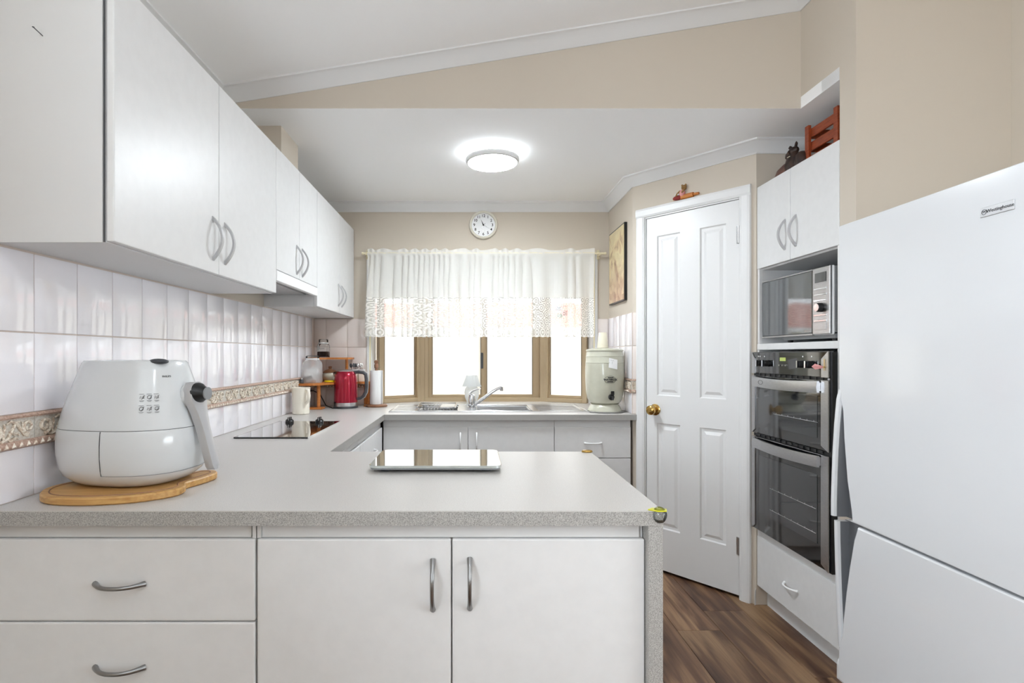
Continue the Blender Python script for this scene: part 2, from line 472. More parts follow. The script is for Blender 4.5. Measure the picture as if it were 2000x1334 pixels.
    def build(s, name, mats, parent=None, smooth=None):
        if parent is None:
            xs = [p[0] for p in s.v]; ys = [p[1] for p in s.v]; zs = [p[2] for p in s.v]
            off = ((min(xs) + max(xs)) / 2, (min(ys) + max(ys)) / 2, min(zs))
        else:
            off = OFF.get(parent.name, (0, 0, 0))
        o = bpy.data.objects.new(name, s.mesh(name, mats, off, smooth))
        col.objects.link(o)
        if parent is None:
            o.location = off; OFF[o.name] = off
        else:
            o.parent = parent; OFF[o.name] = off
        return o

OFF = {}
def tag(o, label, cat=None, group=None, kind=None):
    if label: o['label'] = label
    if cat: o['category'] = cat
    if group: o['group'] = group
    if kind: o['kind'] = kind
    return o
def thing(name, label, cat, loc, rotz=None, group=None, kind=None):
    """Empty at the thing's base; with rotz given the parts are built in local coordinates"""
    o = bpy.data.objects.new(name, None); col.objects.link(o)
    o.location = loc; o.empty_display_size = 0.05
    if rotz is None: OFF[o.name] = tuple(loc)
    else:
        o.rotation_euler = (0, 0, rotz); OFF[o.name] = (0, 0, 0)
    return tag(o, label, cat, group, kind)
def place(me, name, parent, loc, rot=(0, 0, 0), scale=None):
    """a mesh shared between pieces, placed in the parent's world coordinates"""
    o = bpy.data.objects.new(name, me); col.objects.link(o)
    off = OFF.get(parent.name, (0, 0, 0)) if parent else (0, 0, 0)
    # parts of parts share the frame of their thing; a placed parent has its own
    if parent: o.parent = parent
    o.location = (loc[0] - off[0], loc[1] - off[1], loc[2] - off[2])
    o.rotation_euler = rot
    if scale: o.scale = scale
    OFF[o.name] = (0, 0, 0)
    return o
def struct(o, label):
    return tag(o, label, None, None, 'structure')
def text(string, size, name, mt, parent, loc, rot, extrude=0.0004, align='CENTER', bold=0.0):
    cu = bpy.data.curves.new('lettering', 'FONT')
    cu.body = string; cu.size = size; cu.extrude = extrude
    cu.align_x = align; cu.align_y = 'CENTER'
    cu.resolution_u = 3; cu.offset = bold
    t = bpy.data.objects.new('lettering', cu); col.objects.link(t)
    dg = bpy.context.evaluated_depsgraph_get()
    me = bpy.data.meshes.new_from_object(t.evaluated_get(dg))
    bpy.data.objects.remove(t); bpy.data.curves.remove(cu)
    me.materials.clear(); me.materials.append(M[mt])
    return place(me, name, parent, loc, rot)
def arc(n, f, a=0.0, b=1.0):
    return [f(a + (b - a) * i / (n - 1)) for i in range(n)]
def catmull(pts, n=6):
    out = []; k = len(pts)
    for i in range(k):
        p0, p1, p2, p3 = (Vector(pts[(i + j - 1) % k]) for j in range(4))
        for q in range(n):
            t = q / n
            out.append(0.5 * ((2 * p1) + (p2 - p0) * t + (2 * p0 - 5 * p1 + 4 * p2 - p3) * t * t + (3 * p1 - p0 - 3 * p2 + p3) * t ** 3))
    return out
def scale2(poly, k):
    cx = sum(p[0] for p in poly) / len(poly); cy = sum(p[1] for p in poly) / len(poly)
    return [(cx + (p[0] - cx) * k, cy + (p[1] - cy) * k) for p in poly]
def inset(poly, d):
    """move a counter-clockwise outline inwards"""
    n = len(poly); out = []
    for i in range(n):
        a, b, c = (Vector((poly[(i + j) % n][0], poly[(i + j) % n][1])) for j in (-1, 0, 1))
        t = (c - a).normalized()
        out.append((b.x - t.y * d, b.y + t.x * d))
    return out

# ------------------------------------------------------------------ main measures
XL = -1.109          # left wall
YB = 3.829           # window wall
XS = 0.972           # short wall beside the window
XN = 1.43            # face of the oven tower and the stub wall
ZC = 2.32            # flat ceiling
YBH = 2.353          # bulkhead face
ZT = 0.898           # benchtop
C1 = Vector((XS, 3.265)); C2 = Vector((XN, 2.72))
U = (C2 - C1); LA = U.length; U = U / LA
ANG = math.atan2(U.y, U.x)
def zr(x): return 2.395 + 0.163 * (x + 1.01)      # raked ceiling
XR = 4.5; YR = -3.6

# ================================================================== STRUCTURE
# floor with separate planks
fl = MB().box(XL - .1, XR + .1, YR - .1, YB + .4, -0.12, -0.012).build('floor', 'black')
struct(fl, 'brown timber plank floor running towards the window')
PW = 0.199
pm = MB().rbox(-PW / 2 + .0008, PW / 2 - .0008, -0.61, 0.61, -0.012, 0.0, 0.0012, 1).mesh('plank', 'plank')
starts = {0.936: 2.467, 1.134: 2.656, 1.333: 2.106}
cx0 = 0.936 - PW * 11
for i in range(-0, 29):
    x = 0.936 + (i - 10) * PW
    y0 = None
    for kx, ky in starts.items():
        if abs(kx - x) < 0.03: y0 = ky
    if y0 is None: y0 = random.uniform(0, 1.22)
    y0 = y0 - 1.22 * math.ceil((y0 - YR) / 1.22)
    y = y0 + 0.61
    xc = x + PW / 2
    if xc + PW / 2 > XR or xc - PW / 2 < XL - .05: continue
    while y - 0.61 < YB - .2:
        if (y > YR - .3):
            place(pm, 'plank', fl, (xc, y, 0.0))
        y += 1.22

def wall(name, label, bxs, m='beige'):
    b = MB()
    for q in bxs: b.box(*q)
    return struct(b.build(name, m), label)
# left wall (behind tiles and wall cabinets)
wl = wall('wall_left', 'beige left wall with tiled splashback under the white wall cabinets', [(XL - .1, XL, -.05, YB, 0, 2.5), (XL - .1, XL, YR, -1.75, 0, 2.5), (XL - .1, XL, -1.75, -.05, 0, .85), (XL - .1, XL, -1.75, -.05, 2.05, 2.5)])
# window wall with its opening X -0.722..0.878, Z 0.898..2.06
WX0, WX1, WZ1 = -0.722, 0.878, 1.975
wb = wall('wall_back', 'beige back wall around the bay window, tiled at the sides',
          [(XL - .1, WX0, YB, YB + .1, 0, 2.45), (WX1, XS + .1, YB, YB + .1, 0, 2.45), (WX0, WX1, YB, YB + .1, WZ1, 2.45), (WX0, WX1, YB, YB + .1, 0, .86)])
ws = wall('wall_right', 'short beige side wall with the framed picture right of the window',
          [(XS, XS + .09, C1.y, YB + .1, 0, 2.45)])
# slanted pantry wall, built in its own frame (x along the wall, y into the wall)
DL, DR = 0.131 * LA, 0.878 * LA
wa = thing('wall_angled', None, None, (C1.x, C1.y, 0), ANG)
struct(wa, 'slanted beige wall that holds the white pantry door')
b = MB().box(0, DL - .03, 0, .09, 0, 2.4).box(DR + .03, LA, 0, .09, 0, 2.4).box(DL - .03, DR + .03, 0, .09, 2.075, 2.4)
b.build('wall_panel', 'beige', wa)
# niche for the oven tower and the stub wall, niche for the fridge
wall('wall_niche', 'beige wall at the end of the recess above the oven tower', [(XN, 2.2, 2.72, 2.82, 0, 2.45), (2.1, 2.2, 2.105, 2.72, 0, 2.45)])
XF = 2.006
wst = wall('wall_stub', 'narrow beige stub wall between oven tower and fridge, with the wall above the recess',
     [(XN, XF + .1, 2.016, 2.105, 0, 3.1), (XN, XN + .09, 2.105, YBH + .05, ZC + .0006, 3.1)])
wall('wall_fridge', 'olive beige wall at the back of the fridge recess', [(XF, XF + .1, 1.1, 2.016, 0, 3.1), (XF, XR, 1.0, 1.1, 0, 3.4)])
# bulkhead over the kitchen with a sloped top
bh = MB().prism([(XL - .1, ZC + .0006), (XN + .09, ZC + .0006), (XN + .09, zr(XN + .09) + .05), (XL - .1, zr(XL - .1) + .05)], 'y', YBH, YBH + .05).build('wall_bulkhead', 'beige')
struct(bh, 'beige bulkhead rising to the right between the flat and the raked ceiling')
# ceilings
ce = MB().prism([(XL - .1, YBH + .0005), (XN, YBH + .0005), (XN, 2.1065), (2.2, 2.1065), (2.2, 2.82), (XN + .06, 2.82), (XS + .08, 3.36), (XS + .08, YB + .1), (XL - .1, YB + .1)], 'z', ZC, ZC + .05).build('ceiling', 'ceil')
struct(ce, 'flat white kitchen ceiling with the round light')
rk = MB()
rk.prism([(XL - .1, zr(XL - .1)), (XR + .1, zr(XR + .1)), (XR + .1, zr(XR + .1) + .08), (XL - .1, zr(XL - .1) + .08)], 'y', YR - .1, YBH + .05)
struct(rk.build('ceiling_raked', 'ceil'), 'raked white ceiling in front, rising towards the right')
# living room behind the camera
wall('wall_rear', 'beige living room wall behind the camera', [(XL - .1, XR + .1, YR - .1, YR, 0, 3.5)])
wall('wall_far_right', 'beige living room side wall with an added window', [(XR, XR + .1, YR, 1.1, 0, .75), (XR, XR + .1, YR, 1.1, 2.25, 3.5), (XR, XR + .1, YR, -2.3, .75, 2.25), (XR, XR + .1, .3, 1.1, .75, 2.25)])

# frames of unseen living room windows, added to carry the fill lamps
def open_frame(name, label, axis, plane, a0, a1, z0, z1, bars):
    w = thing(name, None, None, ((plane, (a0 + a1) / 2, z0) if axis == 'x' else ((a0 + a1) / 2, plane, z0)))
    struct(w, label)
    def bar(p, q, u, v, nm='frame'):
        if axis == 'x': MB().box(plane - .03, plane + .03, p, q, u, v).build(nm, 'alu', w)
        else: MB().box(p, q, plane - .03, plane + .03, u, v).build(nm, 'alu', w)
    bar(a0, a0 + .05, z0, z1); bar(a1 - .05, a1, z0, z1); bar(a0 + .05, a1 - .05, z0, z0 + .05); bar(a0 + .05, a1 - .05, z1 - .05, z1)
    xs_ = [a0 + (a1 - a0) * k / bars for k in range(1, bars)]
    for q in xs_: bar(q - .03, q + .03, z0 + .05, z1 - .05, 'mullion')
    ed_ = [a0 + .05] + [v for q in xs_ for v in (q - .03, q + .03)] + [a1 - .05]
    for k in range(0, len(ed_), 2):
        if axis == 'x': MB().box(plane - .003, plane + .003, ed_[k], ed_[k + 1], z0 + .05, z1 - .05).build('pane', 'pane', w)
        else: MB().box(ed_[k], ed_[k + 1], plane - .003, plane + .003, z0 + .05, z1 - .05).build('pane', 'pane', w)
open_frame('window_4_added', 'added window in the far right living room wall for fill light', 'x', XR + .05, -2.3, .3, .75, 2.25, 2)
open_frame('window_5_added', 'added window in the left wall beside the camera for fill light', 'x', XL - .05, -1.75, -.05, .85, 2.05, 2)

# cornices: profile swept along a wall line, room on the right hand of the walk when side = 1
CPROF = [(0, -.060), (.006, -.060), (.010, -.052), (.030, -.036), (.048, -.016), (.056, -.010), (.062, -.008), (.062, 0), (0, 0)]
def sweep(path, ztop, side=1, prof=CPROF):
    P2 = [Vector(p) for p in path]; n = len(P2); rings = []
    for i in range(n):
        d0 = (P2[i] - P2[i - 1]).normalized() if i else None
        d1 = (P2[i + 1] - P2[i]).normalized() if i < n - 1 else None
        nrm = lambda d: Vector((d.y, -d.x)) * side
        if d0 is None: m = nrm(d1)
        elif d1 is None: m = nrm(d0)
        else:
            m = (nrm(d0) + nrm(d1)); m = m / (m.length_squared / 2)
        rings.append([(P2[i].x + m.x * d, P2[i].y + m.y * d, ztop + h) for d, h in prof])
    return MB().loft(rings)
c1 = sweep([(XL, YBH + .05), (XL, YB), (XS, YB), (XS, C1.y), (XN, C2.y), (2.1, C2.y), (2.1, 2.106)], ZC, 1).build('trim_1', 'trimwhite', None, 40)
struct(c1, 'white coved cornice round the flat kitchen ceiling')
rp = [(0, -.050), (.006, -.050), (.012, -.044), (.040, -.026), (.056, -.010), (.064, -.008), (.070, -.006), (.070, 0.004), (0, 0.004)]
c2 = MB().loft([[(x, YBH - d, zr(x) + h) for d, h in rp] for x in (XL, XN)]).build('trim_2', 'trimwhite', None, 40)
struct(c2, 'white sloping cornice along the top of the bulkhead')
c3 = MB().loft([[(XL + d, y, zr(XL + d) + h) for d, h in rp] for y in (YR, YBH)]).build('trim_3', 'trimwhite', None, 40)
struct(c3, 'white cornice above the left wall cabinets')
c4 = MB().loft([[(XN - d, y, zr(XN) + h - d * .163) for d, h in rp] for y in (2.016, YBH)]).build('trim_4', 'trimwhite', None, 40)
struct(c4, 'white cornice on the stub wall under the raked ceiling')
# boxed duct above the wall cabinets
struct(MB().box(XL, -.885, 2.53, 2.776, 2.135, ZC).build('wall_duct', 'beige'), 'beige boxed duct standing on the wall cabinets')
# skirting beside the oven tower and by the stub wall
sk = [(0, 0), (.012, 0), (.012, .055), (.008, .07), (.003, .078), (0, .08)]
b = MB().prism([(-d, h) for d, h in sk][::-1], 'x', DR + .085, LA - .004)
bs = thing('baseboard_pantry', None, None, (C1.x, C1.y, 0), ANG)
struct(bs, 'short white skirting between pantry door and oven tower')
b.build('skirting', 'trimwhite', bs)
struct(MB().prism([(XN - d, h) for d, h in sk], 'y', 2.017, 2.104).build('baseboard_stub', 'trimwhite'), 'white skirting on the stub wall beside the fridge')

# ------------------------------------------------------------------ tiles
TW, TH, TG = 0.1499, 0.200, 0.0032
tile_me = MB().rbox(-TW / 2 + TG / 2, TW / 2 - TG / 2, -.006, 0, -TH / 2 + TG / 2, TH / 2 - TG / 2, .0018, 2).mesh('tile', 'tile', smooth=40)
tile_lo = MB().rbox(-TW / 2 + TG / 2, TW / 2 - TG / 2, -.006, 0, -.063 + TG / 2, .063 - TG / 2, .0018, 2).mesh('tile', 'tile', smooth=40)
tw_me = MB().rbox(-TW / 2 + TG / 2, TW / 2 - TG / 2, -.006, 0, -TH / 2 + TG / 2, TH / 2 - TG / 2, .0018, 2).mesh('tile', 'tilewarm', smooth=40)
tw_lo = MB().rbox(-TW / 2 + TG / 2, TW / 2 - TG / 2, -.006, 0, -.063 + TG / 2, .063 - TG / 2, .0018, 2).mesh('tile', 'tilewarm', smooth=40)
def border_mesh():
    """relief border tile 150 x 83 mm: cord on top, scrolling acanthus, beaded foot. Front faces -y"""
    b = MB(); w = TW / 2 - .0008; z0, z1 = -.0415, .0415
    b.m(2).box(-w, w, -.0065, 0, z0 + .018, z1 - .006)
    b.m(1).prism([(0, z1), (0, z1 - .010), (-.013, z1 - .010), (-.016, z1 - .006), (-.013, z1)], 'x', -w, w)
    b.m(1).prism([(0, z0), (-.012, z0), (-.018, z0 + .006), (-.018, z0 + .014), (-.013, z0 + .019), (0, z0 + .019)], 'x', -w, w)
    for k in range(7):                       # beads in the foot
        x = -w + .0105 + k * .0214
        b.m(0).add([(x - .007, -.018, z0 + .004), (x + .007, -.018, z0 + .004), (x, -.018, z0 + .017), (x, -.0235, z0 + .008)],
                   [(0, 1, 3), (1, 2, 3), (2, 0, 3)])
    def T(p, r): b.m(0).tube([(x, -.0095, z) for x, z in p], [q * 1.2 for q in r], 6)
    def spiral(cx, cz, r, a0, turns, s):
        return [(cx + s * r * (1 - .72 * t) * math.cos(a0 + t * turns * 2 * PI), cz + r * (1 - .72 * t) * math.sin(a0 + t * turns * 2 * PI)) for t in [i / 16 for i in range(17)]]
    zc = .006
    T(spiral(-.045, zc - .001, .020, -PI / 2, 1.35, 1), [.0045 - .0018 * i / 16 for i in range(17)])
    T(spiral(.052, zc + .002, .017, -PI / 2, 1.3, -1), [.0042 - .0018 * i / 16 for i in range(17)])
    T([(-.045, -.016), (-.025, -.020), (-.008, -.014), (.004, .004), (.016, .022), (.028, .024)], [.002, .003, .0036, .0036, .003, .0015])
    T([(.052, -.016), (.040, -.010), (.028, .006), (.016, .020), (.000, .026), (-.012, .020)], [.002, .003, .0034, .0034, .003, .0015])
    T([(-.010, -.014), (.000, -.020), (.012, -.016), (.022, -.018)], [.003, .004, .0034, .0012])
    T([(.002, .000), (.012, -.006), (.018, -.004), (.026, -.010)], [.003, .0036, .003, .0012])
    T([(-.020, -.016), (-.022, .000), (-.016, .012), (-.018, .022)], [.003, .0036, .003, .0012])
    T([(.034, .000), (.036, .012), (.034, .022)], [.003, .003, .0012])
    return b.mesh('border_tile', ['border', 'borderbrown', 'borderbg'], smooth=50)
border_me = border_mesh()
ZB0, ZB1 = 1.024, 1.107
def tile_run(w, start, n, face, rot, fn, big, lo, lastcut=None):
    """start: coordinate of first tile centre along the run; fn(s) -> (x,y)"""
    for i in range(n):
        s = start + i * TW
        x, y = fn(s)
        for z, me in ((ZB1 + TH / 2, big), (ZB1 + TH * 1.5, big), ((.898 + ZB0) / 2, lo)):
            place(me, 'tile', w, (x, y, z), (R(random.uniform(-.25, .25)), 0, rot + R(random.uniform(-.25, .25))))
        place(border_me, 'border_tile', w, (x, y, (ZB0 + ZB1) / 2), (0, 0, rot))
# left wall: tile face looks to +x
MB().box(XL, XL + .0035, 1.07, YB, .86, 1.512).build('grout', 'grout', wl)
y0 = 1.370 - TW * 2 + TW / 2
nL = int(round((YB - (1.370 - TW * 2)) / TW))
tile_run(wl, y0, nL, 1, R(90), lambda s: (XL + .0005, s), tile_me, tile_lo)
# window wall, left of the window (face -y) and right of it
MB().box(XL, WX0 - .013, YB - .0035, YB, .86, 1.509).box(WX1 + .013, XS, YB - .0035, YB, .86, 1.509).build('grout', 'grout', wb)
cut_me = {}
def cut_tile(w, h, m):
    k = (round(w, 4), round(h, 4), m)
    if k not in cut_me:
        cut_me[k] = MB().rbox(-w / 2 + TG / 2, w / 2 - TG / 2, -.006, 0, -h / 2 + TG / 2, h / 2 - TG / 2, .0018, 2).mesh('tile', m, smooth=40)
    return cut_me[k]
def tiles_fill(w, x0, x1, fn, rot, m, edges):
    """tiles between the joint positions in edges"""
    for a, c in zip(edges[:-1], edges[1:]):
        x, y = fn((a + c) / 2)
        for z0, z1 in ((ZB1, ZB1 + TH), (ZB1 + TH, ZB1 + 2 * TH), (.898, ZB0)):
            place(cut_tile(c - a, z1 - z0, m), 'tile', w, (x, y, (z0 + z1) / 2), (R(random.uniform(-.2, .2)), 0, rot))
        place(border_me, 'border_tile', w, (x, y, (ZB0 + ZB1) / 2), (0, 0, rot), ((c - a) / TW, 1, 1))
tiles_fill(wb, 0, 0, lambda s: (s, YB - .0005), 0, 'tilewarm', [XL + .006, XL + .088, XL + .238, WX0 - .014])
tiles_fill(wb, 0, 0, lambda s: (s, YB - .0005), 0, 'tilewarm', [WX1 + .014, XS - .006])
# short side wall: face -x
MB().box(XS - .0035, XS, C1.y, YB, .86, 1.509).build('grout', 'grout', ws)
ed = [C1.y + .002 + i * (YB - .007 - C1.y) / 4 for i in range(5)]
tiles_fill(ws, 0, 0, lambda s: (XS - .0005, s), R(-90), 'tile', ed)
# the sliver of tiles on the slanted wall before the door casing
MB().box(.002, .030, -.0035, 0, .86, 1.509).build('grout', 'grout', wa)
for z0, z1 in ((ZB1, ZB1 + TH), (ZB1 + TH, ZB1 + 2 * TH), (.898, ZB0)):
    place(cut_tile(.028, z1 - z0, 'tilewarm'), 'tile', wa, (.016, -.0005, (z0 + z1) / 2))
place(border_me, 'border_tile', wa, (.016, -.0005, (ZB0 + ZB1) / 2), (0, 0, 0), (.028 / TW, 1, 1))

# ------------------------------------------------------------------ bay window
A, B_, C_, D_ = Vector((-.682, 3.985)), Vector((-.388, 4.16)), Vector((.562, 4.16)), Vector((.858, 3.985))
ZW0, ZW1 = ZT, 1.965
def seg_frame(p, q):
    d = (q - p); return d.length, math.atan2(d.y, d.x)
# reveals, head and shell of the bay
b = MB().box(WX0 - .012, WX0, YB - .012, YB + .002, ZT, WZ1).box(WX1, WX1 + .012, YB - .012, YB + .002, ZT, WZ1)
b.box(WX0 - .010, WX0 + .004, YB, A.y + .03, ZT, WZ1).box(WX1 - .004, WX1 + .010, YB, D_.y + .03, ZT, WZ1)
b.box(WX0 + .004, WX0 + .018, YB + .03, A.y + .03, ZT, WZ1).box(WX1 - .018, WX1 - .004, YB + .03, D_.y + .03, ZT, WZ1)
struct(b.build('trim_5', 'trimwhite'), 'white painted reveal around the bay window')
b = MB().prism([(WX0 - .1, YB + .02), (WX1 + .1, YB + .02), (WX1 + .1, 3.99), (C_.x + .05, 4.25), (B_.x - .05, 4.25), (WX0 - .1, 3.99)], 'z', WZ1 - .01, WZ1 + .12)
struct(b.build('ceiling_bay', 'ceil'), 'white head of the bay window')
def make_window(name, label, p, q, sliding):
    L, a = seg_frame(p, q)
    w = thing(name, None, None, (p.x, p.y, 0), a); struct(w, label)
    # outer frame in local coordinates, y outwards
    for nm, bx in (('frame_jamb', (0, .036, -.03, .04, ZW0, ZW1)), ('frame_jamb', (L - .036, L, -.03, .04, ZW0, ZW1)),
                   ('frame_sill', (.036, L - .036, -.03, .04, ZW0, ZW0 + .030)), ('frame_head', (.036, L - .036, -.03, .04, ZW1 - .03, ZW1))):
        MB().rbox(*bx, .002, 1).build(nm, 'alu', w)
    def sash(x0, x1, y, s=.024):
        o = MB().rbox(x0, x0 + s, y, y + .02, ZW0 + .03, ZW1 - .03, .002, 1).rbox(x1 - s, x1, y, y + .02, ZW0 + .03, ZW1 - .03, .002, 1)
        o.rbox(x0 + s, x1 - s, y, y + .02, ZW0 + .03, ZW0 + .052, .002, 1).rbox(x0 + s, x1 - s, y, y + .02, ZW1 - .055, ZW1 - .03, .002, 1)
        so = o.build('sash', 'alu', w)
        MB().box(x0 + s, x1 - s, y + .008, y + .012, ZW0 + .052, ZW1 - .055).build('pane', 'pane', so)
        MB().box(x0 + s + .002, x1 - s - .002, y + .0055, y + .0065, ZW0 + .056, 1.44).build('frosted_film', 'film', so)
        MB().box(x0 + s, x0 + s + .004, y - .001, y + .008, ZW0 + .052, ZW1 - .055).box(x1 - s - .004, x1 - s, y - .001, y + .008, ZW0 + .052, ZW1 - .055).build('gasket', 'aludark', so)
    if sliding:
        mid = L * .508
        sash(.06, mid + .012, -.004, .030); sash(mid - .026, L - .036, .018, .052)
        MB().box(.036, .062, -.03, .03, ZW0 + .03, ZW1 - .03).build('frame_fillet', 'alu', w)
        MB().rbox(mid - .022, mid - .002, -.03, -.004, 1.15, 1.27, .003, 1).build('latch', 'darkgrey', w)
    else:
        sash(.036, L - .036, 0, .012)
make_window('window_1', 'wide sliding centre window of the bay with tan metal frame', B_, C_, True)
make_window('window_2', 'narrow angled bay window behind the paper towel roll', A, B_, False)
make_window('window_3', 'narrow angled bay window behind the water crock', C_, D_, False)
def post(p): return MB().lathe([(.028, 0), (.028, ZW1 - ZW0)], p.x, p.y + .008, 10, ZW0)
struct(post(B_).build('trim_6', 'alu'), 'tan corner post left of the sliding window')
struct(post(C_).build('trim_7', 'alu'), 'tan corner post right of the sliding window')

# ------------------------------------------------------------------ pantry door
d = thing('door_1', None, None, (C1.x, C1.y, 0), ANG)
struct(d, 'white four-panel pantry door with brass knob')
DW = DR - DL
def door_panels():
    """leaf surface with four recessed, raised-field panels; local x along the leaf, front at y=0"""
    b = MB()
    xs = [0, .066, .209, DW - .209, DW - .066, DW]; zs = [.016, .253, .859, 1.018, 1.941, 2.05]
    holes = {(1, 1), (3, 1), (1, 3), (3, 3)}
    yf = .004
    for i in range(5):
        for j in range(5):
            if (i, j) in holes: continue
            b.box(DL + xs[i], DL + xs[i + 1], yf, yf + .035, zs[j], zs[j + 1])
    return b
door_leaf = door_panels().build('door_leaf', 'trimwhite', d)
def door_panel(x0, x1, z0, z1):
    rings = []
    for ins, y in ((0, .004), (.006, .013), (.020, .0135), (.036, .006), (.036, .006)):
        rings.append([(DL + x0 + ins, y, z0 + ins), (DL + x1 - ins, y, z0 + ins), (DL + x1 - ins, y, z1 - ins), (DL + x0 + ins, y, z1 - ins)])
    b = MB().loft(rings[:4], False); b.add(rings[3], [(0, 1, 2, 3)])
    return b.build('door_panel', 'trimwhite', door_leaf)
for x0, x1 in ((.066, .209), (DW - .209, DW - .066)):
    door_panel(x0, x1, .253, .859); door_panel(x0, x1, 1.018, 1.941)
# casing
cp = [(0, 0), (0, -.010), (.012, -.016), (.040, -.018), (.052, -.014), (.055, -.006), (.055, 0)]
def casing(x, s, z1):
    return MB().prism([(x + s * a, y) for a, y in cp], 'z', 0, z1)
e0, e1 = DL - .008, DR + .008
casing(e0, -1, 2.06).build('casing', 'trimwhite', d)
casing(e1, 1, 2.06).build('casing', 'trimwhite', d)
MB().prism([(y, 2.06 + a) for a, y in cp], 'x', e0 - .055, e1 + .055).build('casing', 'trimwhite', d)
MB().box(DL - .030, DL - .003, -.002, .09, 0, 2.075).box(DR + .003, DR + .030, -.002, .09, 0, 2.075).box(DL - .03, DR + .03, -.002, .09, 2.053, 2.075).build('jamb', 'trimwhite', d)
kb = MB().lathe([(.033, 0), (.033, -.004), (.026, -.008), (.012, -.010), (.012, -.024), (.022, -.030), (.028, -.042), (.027, -.054), (.019, -.062), (.008, -.064), (0, -.0645)], DL + .055, .004, 28, .934, 'y').build('door_knob', 'brass', d, 40)
for z in (1.87, .27):
    MB().box(DR - .012, DR + .001, .001, .0045, z - .045, z + .045).lathe([(.006, 0), (.006, .09)], DR + .001, -.002, 10, z - .045).build('hinge', 'steel', d, 40)
MB().box(DL - .03, DR + .03, .088, .095, 0, 2.07).build('door_gap_shade', 'black', d)  # black sheet added so the gap round the door reads as shade

# ================================================================== CABINETS AND HANDLES
def crescent_handle():
    b = MB(); n = 14; w = .006; L = .071; rings = []
    for i in range(n + 1):
        t = -1 + 2 * i / n
        yo = -.033 * (1 - t * t) - .001
        yi = min(-.0275 * (1 - (t / .86) ** 2), 0) if abs(t) < .86 else 0.0
        if yi < yo + .004: yi = yo + .004 if abs(t) < .8 else min(0.0, yo + .010)
        z = t * L
        rings.append([(-w, yo, z), (w, yo, z), (w, yi, z * .985), (-w, yi, z * .985)])
    b.loft(rings)
    return b.mesh('handle', 'greyhandle', smooth=30)
def bow_handle(m, L=.055, h=.028, r=.0048):
    p = []; rr = []
    n = 17
    for i in range(n):
        t = -1 + 2 * i / (n - 1)
        y = -h * (1 - abs(t) ** 2.4)
        p.append((0, y, t * L)); rr.append(r + .0022 * abs(t) ** 4)
    return MB().tube(p, rr, 10).mesh('handle', m, smooth=50)
H_CRES = crescent_handle()
H_PEW = bow_handle('pewter', .0575, .030, .0046)
H_WHITE = bow_handle('whitehandle', .050, .026, .0045)
FACE = {'-y': 0, '+x': R(90), '-x': R(-90)}
def front(parent, name, face, plane, a0, a1, z0, z1, th=.018, m='cab', bev=.003):
    """a door or drawer front lying on the given plane"""
    g = .0015
    a0 += g; a1 -= g
    if face == '-y': bx = (a0, a1, plane, plane + th)
    elif face == '+x': bx = (plane - th, plane, a0, a1)
    else: bx = (plane, plane + th, a0, a1)
    return MB().rbox(*bx, z0 + g, z1 - g, bev, 2).build(name, m, parent)
def handle(parent, me, face, plane, a, z, horiz=False):
    loc = (a, plane, z) if face == '-y' else (plane, a, z)
    # parts share their thing's frame
    o = bpy.data.objects.new('handle', me); col.objects.link(o); o.parent = parent
    off = OFF[parent.name]
    o.location = (loc[0] - off[0], loc[1] - off[1], loc[2] - off[2])
    m = Matrix.Rotation(FACE[face], 4, 'Z')
    if horiz: m = m @ Matrix.Rotation(R(90), 4, 'Y')
    o.rotation_euler = m.to_euler()
    return o

# --- wall cabinets on the left
XD = -.8236
ZU0, ZU1 = 1.511, 2.135
def wall_cab(label, ya, yb, ysplit, z0, hz=1.623):
    t = thing('wall_cabinet', label, 'cabinet', ((XL + XD) / 2, (ya + yb) / 2, z0), None, 'white wall cabinets in a row')
    MB().box(XL + .0005, XD - .019, ya + .0005, yb - .0005, z0, ZU1 - .001).build('body', 'cabside', t)
    d1 = front(t, 'door', '+x', XD, ya, ysplit, z0 + .001, ZU1)
    d2 = front(t, 'door', '+x', XD, ysplit, yb, z0 + .001, ZU1)
    handle(d1, H_CRES, '+x', XD, ysplit - .042, hz)
    handle(d2, H_CRES, '+x', XD, ysplit + .042, hz)
    return t
w1 = wall_cab('white wall cabinet nearest the camera, with a plain grey-white end panel', 1.2507, 2.297, 1.774, ZU0)
w2 = wall_cab('short white wall cabinet over the slide-out range hood', 2.297, 2.905, 2.606, 1.612, 1.70)
w3 = wall_cab('white wall cabinet in the corner by the window', 2.905, YB - .012, 3.41, ZU0)
# end panel seam on the nearest one
MB().box(XD - .0225, XD - .019, 1.249, 1.2515, ZU0, ZU1).build('edge_strip', 'darkgrey', w1)
MB().box(XL + .001, XD - .024, 1.247, 1.2507, ZU0 - .001, ZU1).build('end_panel', 'cabside', w1)
# nail in the end panel
n1 = (-.965, 1.246, 1.25 + (694 - 72) * 1.247 / 1060)
tag(MB().tube([(-.984, 1.2475, n1[2] + .002), (-.989, 1.226, n1[2] + .010)], .0011, 6).lathe([(.0024, 0), (.0024, .001)], -.989, 1.226, 8, n1[2] + .0095).build('nail', 'darkgrey'), 'small dark nail sticking out of the near cabinet end panel', 'nail')
# range hood
hd = thing('range_hood', 'slim white slide-out range hood under the short wall cabinet', 'range hood', ((XL + XD) / 2, 2.6, 1.56))
MB().rbox(XD - .02, XD + .002, 2.298, 2.903, 1.567, 1.611, .002, 1).build('front_rail', 'whitehandle', hd)
MB().box(XL + .001, XD - .021, 2.30, 2.903, 1.575, 1.611).build('body', 'midgrey', hd)
MB().box(XL + .06, XD - .05, 2.33, 2.87, 1.570, 1.5755).build('grease_filter', 'steel', hd)

